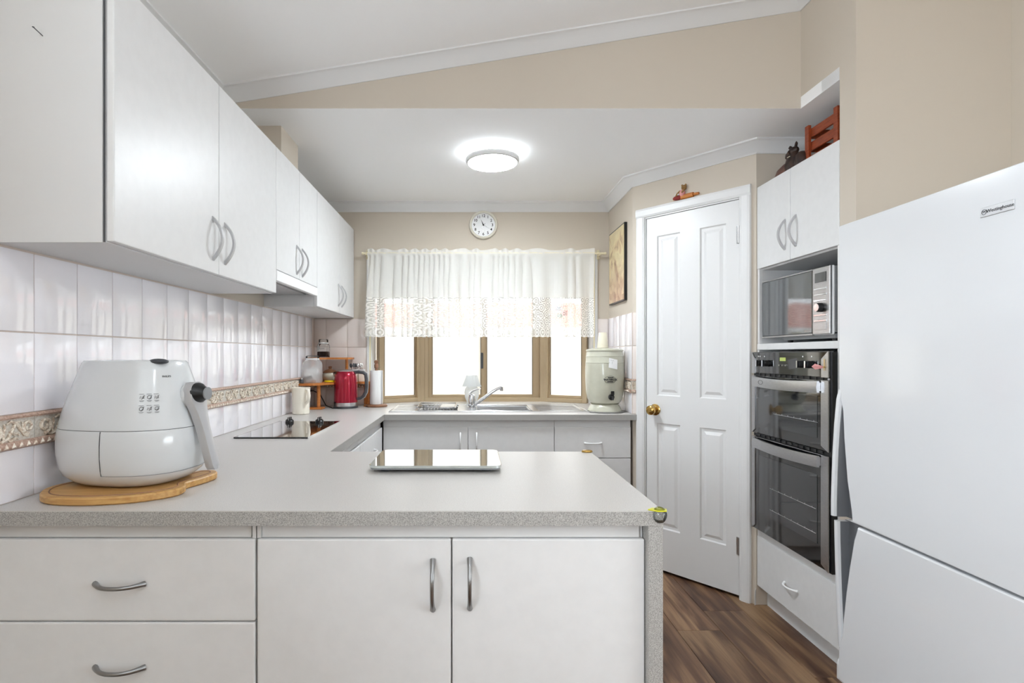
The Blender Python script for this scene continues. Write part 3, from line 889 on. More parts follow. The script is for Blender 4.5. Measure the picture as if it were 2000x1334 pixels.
# --- peninsula, facing the camera
YP = 1.25                    # door faces
ZD1 = .828
pd = thing('drawer_cabinet', 'white drawer cabinet at the left end of the peninsula', 'cabinet', (-.8, 1.6, 0))
MB().box(XL + .001, -.4965, YP + .019, 1.95, .10, .863).build('body', 'cabside', pd)
MB().box(XL + .001, -.4965, YP + .05, 1.93, 0, .10).build('kickboard', 'cabside', pd)
zz = [ZD1, ZD1 - .192, ZD1 - .384, ZD1 - .554, .105]
for k in range(4):
    f = front(pd, 'drawer', '-y', YP, XL + .002, -.4965, zz[k + 1], zz[k], bev=.004)
    handle(f, H_PEW, '-y', YP, -.808, (zz[k] + zz[k + 1]) / 2 - .008, True)
MB().box(XL + .002, -.51, YP + .010, YP + .0195, ZD1, .863).box(-.505, -.497, YP + .004, YP + .0195, ZD1, .863).build('top_rail', 'cabside', pd)
pc = thing('base_cabinet', 'white two-door peninsula cabinet with pewter bow handles', 'cabinet', (-.04, 1.6, 0), None, 'white base cabinets')
MB().box(-.4955, .400, YP + .019, 1.95, .10, .863).build('body', 'cabside', pc)
MB().box(-.4955, .400, YP + .05, 1.93, 0, .10).build('kickboard', 'cabside', pc)
f = front(pc, 'door', '-y', YP, -.4945, -.0447, .105, ZD1, bev=.004)
handle(f, H_PEW, '-y', YP, -.088, .722)
f = front(pc, 'door', '-y', YP, -.0447, .4015, .105, ZD1, bev=.004)
handle(f, H_PEW, '-y', YP, -.003, .725)
MB().box(-.494, -.486, YP + .004, YP + .0195, ZD1, .863).box(-.485, .390, YP + .010, YP + .0195, ZD1, .863).build('top_rail', 'cabside', pc)

# --- benchtop: one continuous U of laminate plus the end panel
bt = thing('benchtop', 'continuous U-shaped speckled pale grey benchtop with end panel', 'benchtop', (-.3, 2.4, .864))
XB = -.517; YS = 3.225; YPB = 1.985; YPF = 1.2275; XE = .4354
outline = [(XL, YPF), (XE, YPF), (XE, YPB), (XB, YPB), (XB, YS), (.985, YS), (XS, C1.y), (XS, YB), (WX1, YB), (WX1, 3.97), (C_.x + .01, 4.15), (B_.x - .01, 4.15), (WX0, 3.97), (WX0, YB), (XL, YB)]
sx0, sx1, sy0, sy1 = -.50, .72, 3.375, 3.84        # hole under the sink
top = MB()
for q in ((XL, XE, YPF, YPB), (XL, XB, YPB, YS), (XL, sx0, YS, YB), (sx0, sx1, YS, sy0), (sx1, XS, YS, YB)):
    top.m(0).box(q[0], q[1], q[2], q[3], ZT - .002, ZT)
top.m(0).prism([(sx0 - .22, YB), (sx1 + .155, YB), (WX1, 3.97), (C_.x + .01, 4.13), (B_.x - .01, 4.13), (WX0, 3.97)], 'z', ZT - .002, ZT)
top.m(0).prism([(XS - .001, YS), (.988, YS), (XS - .001, C1.y - .002)], 'z', ZT - .002, ZT)
top.build('worktop', ['bench'], bt)
ed = MB()
for q in ((XL, XE, YPF, YPF + .02), (XE - .02, XE, YPF + .02, YPB), (XB, XE - .02, YPB - .02, YPB), (XB - .02, XB, YPB, YS), (XB - .02, .988, YS, YS + .02)):
    ed.box(*q, ZT - .034, ZT - .0021)
ed.build('front_edge', 'benchedge', bt)
sub = MB()
for q in ((XL, XE - .02, YPF + .02, YPB - .02), (XL, XB - .02, YPB - .02, YS), (XL, sx0, YS + .02, YB), (sx0, sx1, YS + .02, sy0), (sx1, XS - .001, YS + .02, YB)):
    sub.box(*q, ZT - .033, ZT - .0022)
sub.prism([(sx0 - .22, YB), (sx1 + .155, YB), (WX1, 3.97), (C_.x + .01, 4.13), (B_.x - .01, 4.13), (WX0, 3.97)], 'z', ZT - .04, ZT - .0022)
sub.build('core', 'benchedge', bt)
MB().rbox(.4016, XE - .0005, YPF + .001, YPB - .002, 0, ZT - .0345, .001, 1).build('end_panel', 'benchedge', bt)

# --- base cabinets along the left wall and under the window
def base_unit(label, face, plane, a0, a1, fronts, depth, hm, kick=.1):
    """fronts: list of (kind, a0, a1, z0, z1, handle(a,z,horiz))"""
    mid = (a0 + a1) / 2
    loc = ((plane - depth / 2, mid, 0) if face == '+x' else (mid, plane + depth / 2, 0))
    t = thing('base_cabinet', label, 'cabinet', loc, None, 'white base cabinets')
    if face == '+x':
        MB().box(plane - depth, plane - .019, a0 + .0005, a1 - .0005, .1, .863).build('body', 'cabside', t)
        MB().box(plane - depth, plane - .07, a0 + .0005, a1 - .0005, 0, .1).build('kickboard', 'cabside', t)
        MB().box(plane - .0185, plane - .010, a0 + .001, a1 - .001, .824, .863).build('top_rail', 'cabside', t)
    else:
        MB().box(a0 + .0005, a1 - .0005, plane + .019, plane + depth, .1, .70).build('body', 'cabside', t)
        MB().box(a0 + .0005, a1 - .0005, plane + .07, plane + depth, 0, .1).build('kickboard', 'cabside', t)
        MB().box(a0 + .001, a1 - .001, plane + .010, plane + .0185, .70, .863).build('top_rail', 'cabside', t)
    for kind, p0, p1, z0, z1, ha, hz, hh in fronts:
        f = front(t, kind, face, plane, p0, p1, z0, z1)
        handle(f, hm, face, plane, ha, hz, hh)
    return t
XBF = XB - .012
base_unit('white base cabinet along the left wall just behind the peninsula', '+x', XBF, 1.99, 2.59,
          [('door', 1.99, 2.29, .105, .822, 2.25, .72, False), ('door', 2.29, 2.59, .105, .822, 2.33, .72, False)], .56, H_WHITE)
base_unit('white drawer cabinet along the left wall near the sink corner', '+x', XBF, 2.59, 3.23,
          [('drawer', 2.59, 3.23, .64, .822, 2.91, .735, True), ('drawer', 2.59, 3.23, .105, .64, 2.91, .5, True)], .56, H_WHITE)
YSF = YS + .022
base_unit('white two-door base cabinet under the sink', '-y', YSF, -.527, .499,
          [('door', -.527, -.018, .105, .822, -.064, .735, False), ('door', -.018, .499, .105, .822, .033, .735, False)], .55, H_WHITE)
base_unit('narrow white drawer cabinet under the water crock', '-y', YSF, .499, .957,
          [('drawer', .499, .957, .635, .822, .73, .725, True), ('drawer', .499, .957, .37, .635, .73, .53, True), ('drawer', .499, .957, .105, .37, .73, .26, True)], .48, H_WHITE)

# --- oven tower
YT0, YT1 = 2.106, 2.715
tw = thing('oven_tower', 'tall white cabinet tower holding microwave and oven', 'cabinet', (1.7, 2.41, 0))
ZTT = 2.09
b = MB().box(XN + .019, 2.03, YT0, YT0 + .017, .1, ZTT).box(XN + .019, 2.03, YT1 - .017, YT1, .1, ZTT)
b.box(XN + .019, 2.03, YT0 + .017, YT1 - .017, ZTT - .016, ZTT).box(XN + .019, 2.03, YT0 + .017, YT1 - .017, 1.672, 1.688)
b.box(XN + .019, 2.03, YT0 + .017, YT1 - .017, .36, .385).box(2.0, 2.03, YT0 + .017, YT1 - .017, .1, ZTT - .016)
b.box(XN + .019, 2.0, YT0 + .017, YT1 - .017, .1, .118)
b.build('carcass', 'cabside', tw)
MB().box(XN + .004, XN + .019, YT0, YT0 + .017, .1, 1.68).box(XN + .004, XN + .019, YT1 - .017, YT1, .1, 1.68).build('side_edge', 'cab', tw)
MB().rbox(XN + .0005, 2.0, YT0 + .0005, YT1 - .0005, 1.276, 1.307, .002, 1).build('shelf', 'cab', tw)
MB().box(XN + .006, XN + .018, YT0 + .017, YT1 - .017, .352, .392).build('rail', 'cab', tw)
MB().box(XN + .052, XN + .066, YT0, YT1, 0, .1).build('kickboard', 'cab', tw)
YTM = 2.432
f = front(tw, 'door', '-x', XN, YT0 + .001, YTM, 1.678, ZTT); handle(f, H_CRES, '-x', XN, YTM - .042, 1.80)
f = front(tw, 'door', '-x', XN, YTM, YT1, 1.678, ZTT); handle(f, H_CRES, '-x', XN, YTM + .042, 1.80)
f = front(tw, 'drawer', '-x', XN, YT0 + .001, YT1, .10, .352); handle(f, H_WHITE, '-x', XN, 2.425, .215, True)

# ================================================================== APPLIANCES
# --- double wall oven (front faces -x)
XO = XN - .024
ov = thing('wall_oven', 'black glass and stainless double wall oven built into the tower', 'oven', (1.7, 2.41, .392))
YO0, YO1 = 2.128, 2.712
MB().box(XN + .001, 1.98, YO0 + .012, YO1 - .018, .394, 1.268).build('body', 'black', ov)
MB().box(XO + .006, XN + .001, YO0 - .006, YO0 + .03, .392, 1.262).build('side_casing', 'black', ov)
cpn = MB().rbox(XO, XN + .001, YO0 + .004, YO1, 1.162, 1.266, .003, 1).build('control_panel', 'blackglass', ov)
def oven_door(z0, z1, hz0, hz1, wz0, wz1):
    dr = MB().rbox(XO, XN + .001, YO0 + .004, YO1, z0, z1, .003, 1).build('oven_door', 'blackglass', ov)
    MB().rbox(XO - .0015, XO + .001, YO0 + .075, YO1 - .06, wz0, wz1, .0005, 1).build('window', 'ovenwin', dr)
    # stainless edge strips with slanted ends
    MB().prism([(YO0 + .004, z0), (YO0 + .048, z0 + .02), (YO0 + .048, z1), (YO0 + .004, z1)], 'x', XO - .004, XO + .0005).build('edge_strip', 'steel', dr)
    MB().prism([(YO1, z0), (YO1 - .03, z0 + .02), (YO1 - .03, z1), (YO1, z1)], 'x', XO - .004, XO + .0005).build('edge_strip', 'steel', dr)
    # bowed bar handle
    n = 13; rings = []
    for i in range(n):
        t = i / (n - 1); y = YO0 + .050 + t * (YO1 - .032 - YO0 - .050)
        bow = .018 + .010 * math.sin(PI * t)
        zt = hz1 - .006 * math.sin(PI * t); zb = hz0 - .006 * math.sin(PI * t)
        rings.append([(XO - bow, y, zb), (XO - bow - .004, y, (zb + zt) / 2), (XO - bow, y, zt), (XO - bow + .010, y, zt), (XO - bow + .010, y, zb)])
    MB().loft(rings).build('handle', 'steel', dr, 40)
    for y in (YO0 + .055, YO1 - .038):
        MB().box(XO - .02, XO, y - .006, y + .006, hz0 + .006, hz1 - .006).build('handle_post', 'steel', dr)
    return dr
d1 = oven_door(.868, 1.150, 1.100, 1.146, .915, 1.085)
d2 = oven_door(.394, .850, .800, .846, .485, .765)
for z in (1.156, .859):
    v = MB().box(XO + .008, XN, YO0, YO1, z - .007, z + .007)
    for k in range(12):
        y = YO0 + .05 + k * .043
        v.box(XO + .004, XO + .009, y - .003, y + .003, z - .006, z + .006)
    v.build('vent_slot', 'black', ov)
MB().tube([(XO + .002, YO0 + .006, 1.156), (XO - .003, YO0 + .001, 1.156)], .004, 8).build('vent_end_cap', 'pewter', ov)
MB().prism([(YO0 + .004, 1.162), (YO0 + .046, 1.162), (YO0 + .046, 1.235), (YO0 + .004, 1.266)], 'x', XO - .004, XO + .0005).build('edge_strip', 'steel', ov)
MB().prism([(YO1, 1.162), (YO1 - .03, 1.162), (YO1 - .03, 1.235), (YO1, 1.266)], 'x', XO - .004, XO + .0005).build('edge_strip', 'steel', ov)
knob_me = MB().lathe([(.0155, 0), (.0155, -.012), (.013, -.020), (0, -.020)], 0, 0, 16, 0, 'x').rbox(-.026, -.019, -.004, .004, -.015, .015, .001, 1).mesh('knob', 'black', smooth=35)
grip_me = MB().rbox(-.0275, -.0255, -.0035, .0035, -.0145, .0145, .0006, 1).mesh('knob_grip', 'chrome')
for y in (2.628, 2.575, 2.300, 2.245):
    k = place(knob_me, 'knob', cpn, (0, 0, 0)); k.location = (XO - OFF[ov.name][0], y - OFF[ov.name][1], 1.212 - OFF[ov.name][2])
    g = place(grip_me, 'knob_grip', k, (0, 0, 0))
MB().box(XO - .001, XO + .001, 2.425, 2.470, 1.224, 1.240).build('clock_display', 'lcd', cpn)
for y in (2.472, 2.447, 2.422):
    MB().lathe([(.004, 0), (.004, -.004), (0, -.004)], XO, y, 10, 1.205, 'x').build('button', 'chrome', cpn)
for y, z in ((2.655, 1.245), (2.640, 1.245), (2.600, 1.245), (2.300, 1.245), (2.240, 1.245)):
    MB().lathe([(.0035, 0), (.0035, -.0006), (0, -.0006)], XO, y, 8, z, 'x').build('indicator_mark', 'whitehandle', cpn)
# oval badge on the upper handle
bd = MB()
ring = [(XO - .0335, 2.575 + .019 * math.cos(a), 1.122 + .010 * math.sin(a)) for a in [2 * PI * i / 24 for i in range(24)]]
bd.tube([Vector(p) for p in ring], .0008, 6, True)
bd.build('oval_badge', 'printdark', d1)
# chrome rack rods along the oven windows
def rack(dr, z, y0, y1):
    b = MB().tube([(XO - .002, y0, z), (XO - .002, y1, z)], .0012, 6)
    n = 7
    for k in range(n):
        y = y0 + (k + .5) * (y1 - y0) / n
        b.tube([(XO - .002, y, z), (XO - .002, y, z + .006)], .0009, 6)
    b.build('oven_rack', 'steel', dr)
rack(d1, .978, 2.20, 2.52); rack(d2, .625, 2.21, 2.55); rack(d2, .525, 2.21, 2.55)
# little pink tag hanging on the control panel
tg = thing('cloth_tag', 'small pink cloth tag hanging from a pin on the oven panel', 'tag', (XO - .004, 2.175, 1.19))
MB().add([(XO - .007, 2.150, 1.205), (XO - .009, 2.205, 1.216), (XO - .012, 2.222, 1.204), (XO - .008, 2.205, 1.192), (XO - .004, 2.150, 1.201)], [(0, 1, 2), (0, 2, 4), (2, 3, 4)]).build('cloth', 'pinkcloth', tg)
MB().tube([(XO - .007, 2.150, 1.19), (XO - .007, 2.150, 1.235)], .0014, 6).tube([(XO, 2.150, 1.203), (XO - .010, 2.150, 1.203)], .003, 8).build('pin', 'brass', tg)

# --- microwave
mw = thing('microwave_oven', 'silver mirrored microwave oven on the tower shelf', 'microwave', (1.64, 2.43, 1.3075))
XM = XN + .004; YM0, YM1 = 2.170, 2.676; ZM0, ZM1 = 1.338, 1.612
MB().rbox(XM + .020, 1.80, YM0, YM1 - .004, ZM0 + .004, ZM1 - .002, .006, 2).build('body', 'steel', mw)
MB().rbox(XM + .012, XM + .0215, YM0 - .001, YM1, ZM0 - .004, ZM1, .003, 1).build('front_surround', 'whitehandle', mw)
md = MB().rbox(XM, XM + .013, 2.283, YM1, ZM0 + .004, ZM1 - .006, .003, 1).build('door', 'microdoor', mw)
MB().rbox(XM - .001, XM + .013, 2.282, YM1 + .001, ZM1 - .0065, ZM1, .002, 1).build('door_trim', 'steel', md)
MB().rbox(XM - .001, XM + .013, 2.282, YM1 + .001, ZM0 - .004, ZM0 + .004, .002, 1).build('door_trim', 'steel', md)
MB().box(XM - .0008, XM, 2.29, 2.335, ZM0 + .010, ZM0 + .022).build('label_plate', 'pewter', md)
mp = MB().rbox(XM, XM + .013, YM0, 2.280, ZM0 - .002, ZM1, .003, 1).build('control_panel', 'steel', mw)
MB().rbox(XM - .002, XM, 2.190, 2.262, ZM1 - .062, ZM1 - .022, .001, 1).build('display', 'ovenwin', mp)
MB().rbox(XM - .002, XM, 2.190, 2.262, ZM0 + .016, ZM0 + .048, .001, 1).build('door_button', 'steel', mp)
for z in (1.524, 1.500, 1.476, 1.415, 1.392):
    MB().rbox(XM - .004, XM, 2.188, 2.266, z - .0035, z + .0035, .001, 1).build('button', 'chrome', mp)
MB().lathe([(.019, 0), (.019, -.014), (.016, -.020), (0, -.020)], XM, 2.222, 20, 1.446, 'x').build('dial', 'black', mp, 35)
MB().lathe([(.0155, -.0195), (.0155, -.0215), (0, -.0215)], XM, 2.222, 20, 1.446, 'x').build('dial_cap', 'chrome', mp, 35)
MB().prism([(YM0 + .01, ZM0), (YM1 - .10, ZM0), (YM1 - .14, ZM0 - .018), (YM0 + .01, ZM0 - .018)], 'x', XM + .03, 1.78).build('underbody', 'midgrey', mw)
for x in (XM + .05, 1.75):
    for y in (2.21, 2.52):
        MB().lathe([(.010, 0), (.012, .013)], x, y, 12, 1.3072).build('foot', 'black', mw)

# --- fridge (doors face -x)
fr = thing('fridge', 'large white upside-down fridge with grey finger recesses', 'fridge', (1.68, 1.64, 0))
XFD, YF0, YF1, ZFS, ZF1 = 1.346, 1.288, 1.990, .655, 1.723
MB().rbox(XFD + .072, XF - .01, YF0 + .004, YF1 - .004, .04, ZF1 - .008, .006, 2).build('body', 'fridge', fr)
MB().box(XFD + .06, XFD + .072, YF0 + .012, YF1 - .012, .06, ZF1 - .015).build('door_seal', 'midgrey', fr)
MB().box(XFD + .09, XF - .03, YF0 + .02, YF1 - .02, 0, .04).build('plinth', 'darkgrey', fr)
def fridge_door(z0, z1, notch):
    """front skin as an outline with the finger scoop cut from its far edge"""
    dr = MB().rbox(XFD + .028, XFD + .06, YF0, YF1, z0, z1, .006, 2).build('door', 'fridge', fr)
    poly = [(YF0, z0), (YF0, z1)] + notch
    n = len(poly); rings = []
    ins = lambda k: inset(poly[::-1], k)
    cc = poly[::-1]
    # make sure that the outline turns counter-clockwise
    ar = sum(cc[i][0] * cc[(i + 1) % n][1] - cc[(i + 1) % n][0] * cc[i][1] for i in range(n))
    if ar < 0: cc = cc[::-1]
    for k, x in ((0, XFD + .0285), (0, XFD + .006), (.0018, XFD + .002), (.006, XFD)):
        rings.append([(x, p[0], p[1]) for p in (inset(cc, k) if k else cc)])
    MB().loft(rings).build('door_skin', 'fridge', dr)
    return dr
du = fridge_door(ZFS + .004, ZF1, [(YF1 - .001, ZF1), (YF1 - .001, 1.12), (YF1 - .022, 1.05), (YF1 - .028, .95), (YF1 - .045, .80), (YF1 - .066, .70), (YF1 - .070, ZFS + .012), (YF1 - .064, ZFS + .004)])
dl = fridge_door(.062, ZFS - .004, [(YF1 - .100, ZFS - .004), (YF1 - .096, ZFS - .012), (YF1 - .080, .60), (YF1 - .058, .50), (YF1 - .040, .40), (YF1 - .026, .30), (YF1 - .020, .24), (YF1 - .001, .18), (YF1 - .001, .062)])
for dr, z0, z1 in ((du, ZFS + .006, 1.12), (dl, .18, ZFS - .006)):
    MB().box(XFD + .024, XFD + .0279, YF1 - .09, YF1 - .002, z0, z1).build('finger_recess', 'fridgegrey', dr)
def blade(dr, zs, outs):
    rings = []
    for z, o in zip(zs, outs):
        rings.append([(XFD + .028, YF1, z), (XFD - o, YF1 + .001, z), (XFD - o - .003, YF1 - .008, z), (XFD - o, YF1 - .016, z), (XFD + .010, YF1 - .018, z), (XFD + .028, YF1 - .018, z)])
    MB().loft(rings).build('handle', 'fridge', dr, 40)
    rings = []
    for z, o in zip(zs, outs):
        rings.append([(XFD + .0275, YF1 - .0175, z), (XFD - o + .010, YF1 - .0165, z), (XFD - o + .010, YF1 - .021, z), (XFD + .0275, YF1 - .024, z)])
    MB().loft(rings).build('grip_insert', 'fridgegrey', dr, 40)
blade(du, [1.125, 1.09, 1.00, .90, .80, .72, ZFS + .01], [-.002, .006, .014, .020, .024, .026, .026])
blade(dl, [ZFS - .008, .58, .50, .40, .30, .22, .185], [.014, .013, .011, .008, .004, 0, -.002])
# badge
MB().rbox(XFD - .003, XFD + .0005, 1.3425, 1.433, 1.612, 1.637, .001, 1).build('badge', 'greyhandle', du)
text('Westinghouse', .0125, 'badge_lettering', 'printdark', du, (XFD - .0032, 1.378, 1.6245), (R(90), 0, R(-90)))
rg = [(XFD - .0034, 1.4205 + .0065 * math.cos(2 * PI * i / 20), 1.6245 + .0065 * math.sin(2 * PI * i / 20)) for i in range(20)]
MB().tube(rg, .0006, 5, True).build('badge_emblem_ring', 'printdark', du)
text('W', .0085, 'badge_emblem', 'printdark', du, (XFD - .0032, 1.4205, 1.6252), (R(90), 0, R(-90)))

# --- cooktop
ck = thing('cooktop', 'black glass two-zone cooktop set in the left benchtop', 'cooktop', (-.845, 2.57, ZT))
MB().rbox(-1.002, -.688, 2.289, 2.850, ZT + .0005, ZT + .007, .0015, 1).build('glass', 'blackglass', ck)
MB().box(-.689, -.6865, 2.289, 2.850, ZT + .0005, ZT + .0075).box(-1.0035, -1.001, 2.289, 2.850, ZT + .0005, ZT + .0075).build('edge_trim', 'chrome', ck)
for x in (-.936, -.782):
    k = MB().lathe([(.021, 0), (.021, .006), (.018, .010), (.015, .010)], x, 2.80, 20, ZT + .007).lathe([(.016, .010), (.016, .016), (0, .016)], x, 2.80, 20, ZT + .007).build('knob', 'black', ck, 35)
    MB().rbox(x - .006, x + .006, 2.782, 2.818, ZT + .015, ZT + .034, .002, 2).rbox(x - .020, x + .020, 2.795, 2.805, ZT + .012, ZT + .020, .002, 1).build('grip', 'black', k)
    MB().box(x - .0012, x + .0012, 2.7815, 2.7822, ZT + .018, ZT + .033).build('pointer', 'whitehandle', k)

# --- sink with drainers
sk_ = thing('kitchen_sink', 'stainless one and a half bowl sink with two drainers under the window', 'sink', (.11, 3.6, ZT))
SX0, SX1, SY0, SY1 = -.51, .735, 3.355, 3.845
def ring_plate(b, outer, holes, z0, z1):
    pass
b = MB()
bowls = [(-.335, -.085, 3.43, 3.77), (.035, .385, 3.415, 3.775)]
xs = [SX0, bowls[0][0], bowls[0][1], bowls[1][0], bowls[1][1], SX1]
for i in range(5):
    if i in (1, 3):
        q = bowls[0] if i == 1 else bowls[1]
        b.box(xs[i], xs[i + 1], SY0, q[2], ZT - .001, ZT + .0035); b.box(xs[i], xs[i + 1], q[3], SY1, ZT - .001, ZT + .0035)
    else:
        b.box(xs[i], xs[i + 1], SY0, SY1, ZT - .001, ZT + .0035)
b.build('deck', 'steel', sk_)
rim = [(SX0 + .004, SY0 + .004), (SX1 - .004, SY0 + .004), (SX1 - .004, SY1 - .004), (SX0 + .004, SY1 - .004)]
MB().tube([(x, y, ZT + .003) for x, y in rim], .005, 8, True).build('rim', 'chrome', sk_, 50)
for q in bowls:
    rings = []
    for k, z in ((0, ZT + .003), (.006, ZT - .004), (.010, ZT - .10), (.03, ZT - .13), (.10, ZT - .135)):
        rings.append([(q[0] + k, q[2] + k, z), (q[1] - k, q[2] + k, z), (q[1] - k, q[3] - k, z), (q[0] + k, q[3] - k, z)])
    bb = MB().loft(rings, False); bb.add(rings[-1], [(0, 1, 2, 3)])
    bb.build('bowl', 'steel', sk_)
    MB().tube([(q[0], q[2], ZT + .0035), (q[1], q[2], ZT + .0035), (q[1], q[3], ZT + .0035), (q[0], q[3], ZT + .0035)], .0035, 6, True).build('bowl_lip', 'chrome', sk_, 50)
for k in range(8):
    MB().box(.43, .70, 3.43 + k * .045, 3.445 + k * .045, ZT + .003, ZT + .0055).build('drainer_ridge', 'steel', sk_)
for k in range(4):
    MB().box(-.49, -.36, 3.45 + k * .08, 3.465 + k * .08, ZT + .003, ZT + .0055).build('drainer_ridge', 'steel', sk_)
# wire dish basket standing in the small bowl
wr = thing('dish_basket', 'low chrome wire dish basket hooked over the small sink bowl', 'basket', (-.21, 3.6, ZT))
MB().tube([(-.345, 3.45, ZT + .022), (-.105, 3.45, ZT + .022), (-.105, 3.75, ZT + .022), (-.345, 3.75, ZT + .022)], .003, 8, True).build('rim_wire', 'chrome', wr, 50)
for k in range(12):
    x = -.335 + k * .020
    MB().tube([(x, 3.45, ZT + .022), (x, 3.452, ZT + .006), (x, 3.60, ZT + .006), (x, 3.748, ZT + .006), (x, 3.75, ZT + .022)], .0016, 6).build('wire', 'chrome', wr, 50)
MB().rbox(-.20, -.095, 3.46, 3.74, ZT + .010, ZT + .020, .003, 1).build('tray', 'steel', wr)

# --- mixer tap
tp = thing('mixer_tap', 'chrome lever mixer tap with a long angled spout', 'tap', (.006, 3.60, ZT + .0035))
zt = ZT + .0035
MB().lathe([(.030, 0), (.030, .006), (.024, .010), (.0235, .075), (.0225, .085), (.012, .092), (0, .093)], .006, 3.60, 24, zt).build('body', 'chrome', tp, 40)
sp = [(.020, 3.597, zt + .022), (.05, 3.593, zt + .040), (.10, 3.588, zt + .078), (.140, 3.583, zt + .108), (.168, 3.580, zt + .126), (.190, 3.578, zt + .134), (.205, 3.577, zt + .136)]
MB().tube(sp, [.012, .012, .0115, .011, .0105, .0105, .0105], 14).lathe([(.010, -.022), (.0112, -.018), (.0112, .004), (0, .005)], .201, 3.577, 14, zt + .136).build('spout', 'chrome', tp, 40)
lv = [(-.014, 3.600, zt + .088), (.0, 3.600, zt + .104), (.020, 3.599, zt + .116), (.045, 3.598, zt + .124), (.064, 3.597, zt + .127)]
MB().tube(lv, [.012, .014, .011, .008, .006], 12, flat=.55).build('lever', 'chrome', tp, 40)
# --- frosted glass tealight lamp on the sill behind the tap
gl = thing('glass_lamp', 'small frosted glass candle lamp with cone shade behind the tap', 'candle lamp', (.005, 3.93, ZT))
MB().lathe([(.030, 0), (.038, .004), (.034, .012), (.050, .050), (.053, .085), (.046, .115), (.030, .130), (.028, .134)], .005, 3.93, 28, ZT + .0005).build('base', 'lampglass', gl, 40)
MB().lathe([(.072, .128), (.066, .134), (.040, .205), (.038, .207), (.036, .205), (.062, .134), (.070, .128)], .005, 3.93, 28, ZT, cap=False).build('shade', 'lampglass', gl, 40)

# ================================================================== OBJECTS ON THE BENCH
# --- cutting board
ol = [(-1.055, 1.33), (-1.0, 1.276), (-.9, 1.263), (-.80, 1.288), (-.738, 1.342), (-.730, 1.385), (-.746, 1.425), (-.730, 1.48), (-.722, 1.54), (-.745, 1.575), (-.785, 1.57), (-.803, 1.535), (-.85, 1.545), (-.95, 1.535), (-1.03, 1.475), (-1.066, 1.395)]
oc = [(p.x, p.y) for p in catmull([(x, y) for x, y in ol], 5)]
cb = thing('cutting_board', 'pale wooden pear-shaped cutting board under the air fryer', 'cutting board', (-.9, 1.4, ZT))
rings = [[(x, y, z) for x, y in inset(oc, k)] for k, z in ((.004, ZT + .0005), (0, ZT + .004), (0, ZT + .016), (.003, ZT + .0195))]
MB().loft(rings).build('board', 'wood', cb, 35)
g = inset(oc, .018)
MB().tube([(x, y, ZT + .0192) for x, y in g], .0018, 6, True).build('juice_groove', 'brownwood', cb, 50)

# --- air fryer (local frame: x points out of its front)
ZA = ZT + .020
af = thing('air_fryer', 'white egg-shaped air fryer with long pull-out basket handle', 'air fryer', (-.902, 1.462, ZA), R(-9))
def sup(L0, L1, W, n=48, e=2.5):
    out = []
    for k in range(n):
        a = 2 * PI * k / n
        c, s_ = math.cos(a), math.sin(a)
        lx = L1 if c >= 0 else L0
        out.append((math.copysign(abs(c) ** (2 / e), c) * lx, math.copysign(abs(s_) ** (2 / e), s_) * W))
    return out
lev = [(.000, .112, .112, .092), (.004, .128, .128, .106), (.012, .145, .143, .119), (.026, .164, .161, .132), (.045, .175, .173, .139), (.080, .182, .180, .143), (.110, .183, .181, .143), (.140, .180, .178, .141), (.1455, .178, .176, .139)]
rings = [[(x, y, z) for x, y in sup(a, b_, w)] for z, a, b_, w in lev]
MB().loft(rings).build('base_shell', 'fryer', af, 30)
lev = [(.1470, .1775, .176, .139), (.180, .171, .168, .133), (.220, .159, .157, .123), (.260, .146, .145, .110), (.295, .135, .135, .098), (.312, .130, .130, .092), (.318, .124, .124, .087), (.3195, .10, .10, .07)]
rings = [[(x, y, z) for x, y in sup(a, b_, w)] for z, a, b_, w in lev]
MB().loft(rings).build('upper_shell', 'fryer', af, 30)
rings = [[(x, y, z) for x, y in sup(.174, .172, .136)] for z in (.144, .148)]
MB().loft(rings).build('seam', 'darkgrey', af)
# seam of the basket down the side and along the foot
def on_body(a, z):
    L = [(.000, .112, .092), (.012, .144, .119), (.026, .1625, .132), (.045, .174, .139), (.080, .181, .143), (.110, .182, .143), (.140, .179, .141), (.146, .1775, .1395), (.180, .1695, .133), (.220, .158, .123), (.260, .1455, .110), (.295, .135, .098), (.312, .130, .092)]
    for (z0, l0, w0), (z1, l1, w1) in zip(L[:-1], L[1:]):
        if z0 <= z <= z1:
            t = (z - z0) / (z1 - z0); l = l0 + (l1 - l0) * t; w = w0 + (w1 - w0) * t
            break
    c, s_ = math.cos(a), math.sin(a)
    return (math.copysign(abs(c) ** .8, c) * l, math.copysign(abs(s_) ** .8, s_) * w, z)
for sgn in (-1, 1):
    MB().tube([on_body(sgn * 1.50, z) for z in (.036, .05, .07, .09, .11, .13, .145)], .0011, 6).build('basket_seam', 'darkgrey', af)
MB().tube([on_body(a, .036) for a in [-1.50 + 3.0 * i / 24 for i in range(25)]], .0009, 6).build('basket_seam', 'midgrey', af)
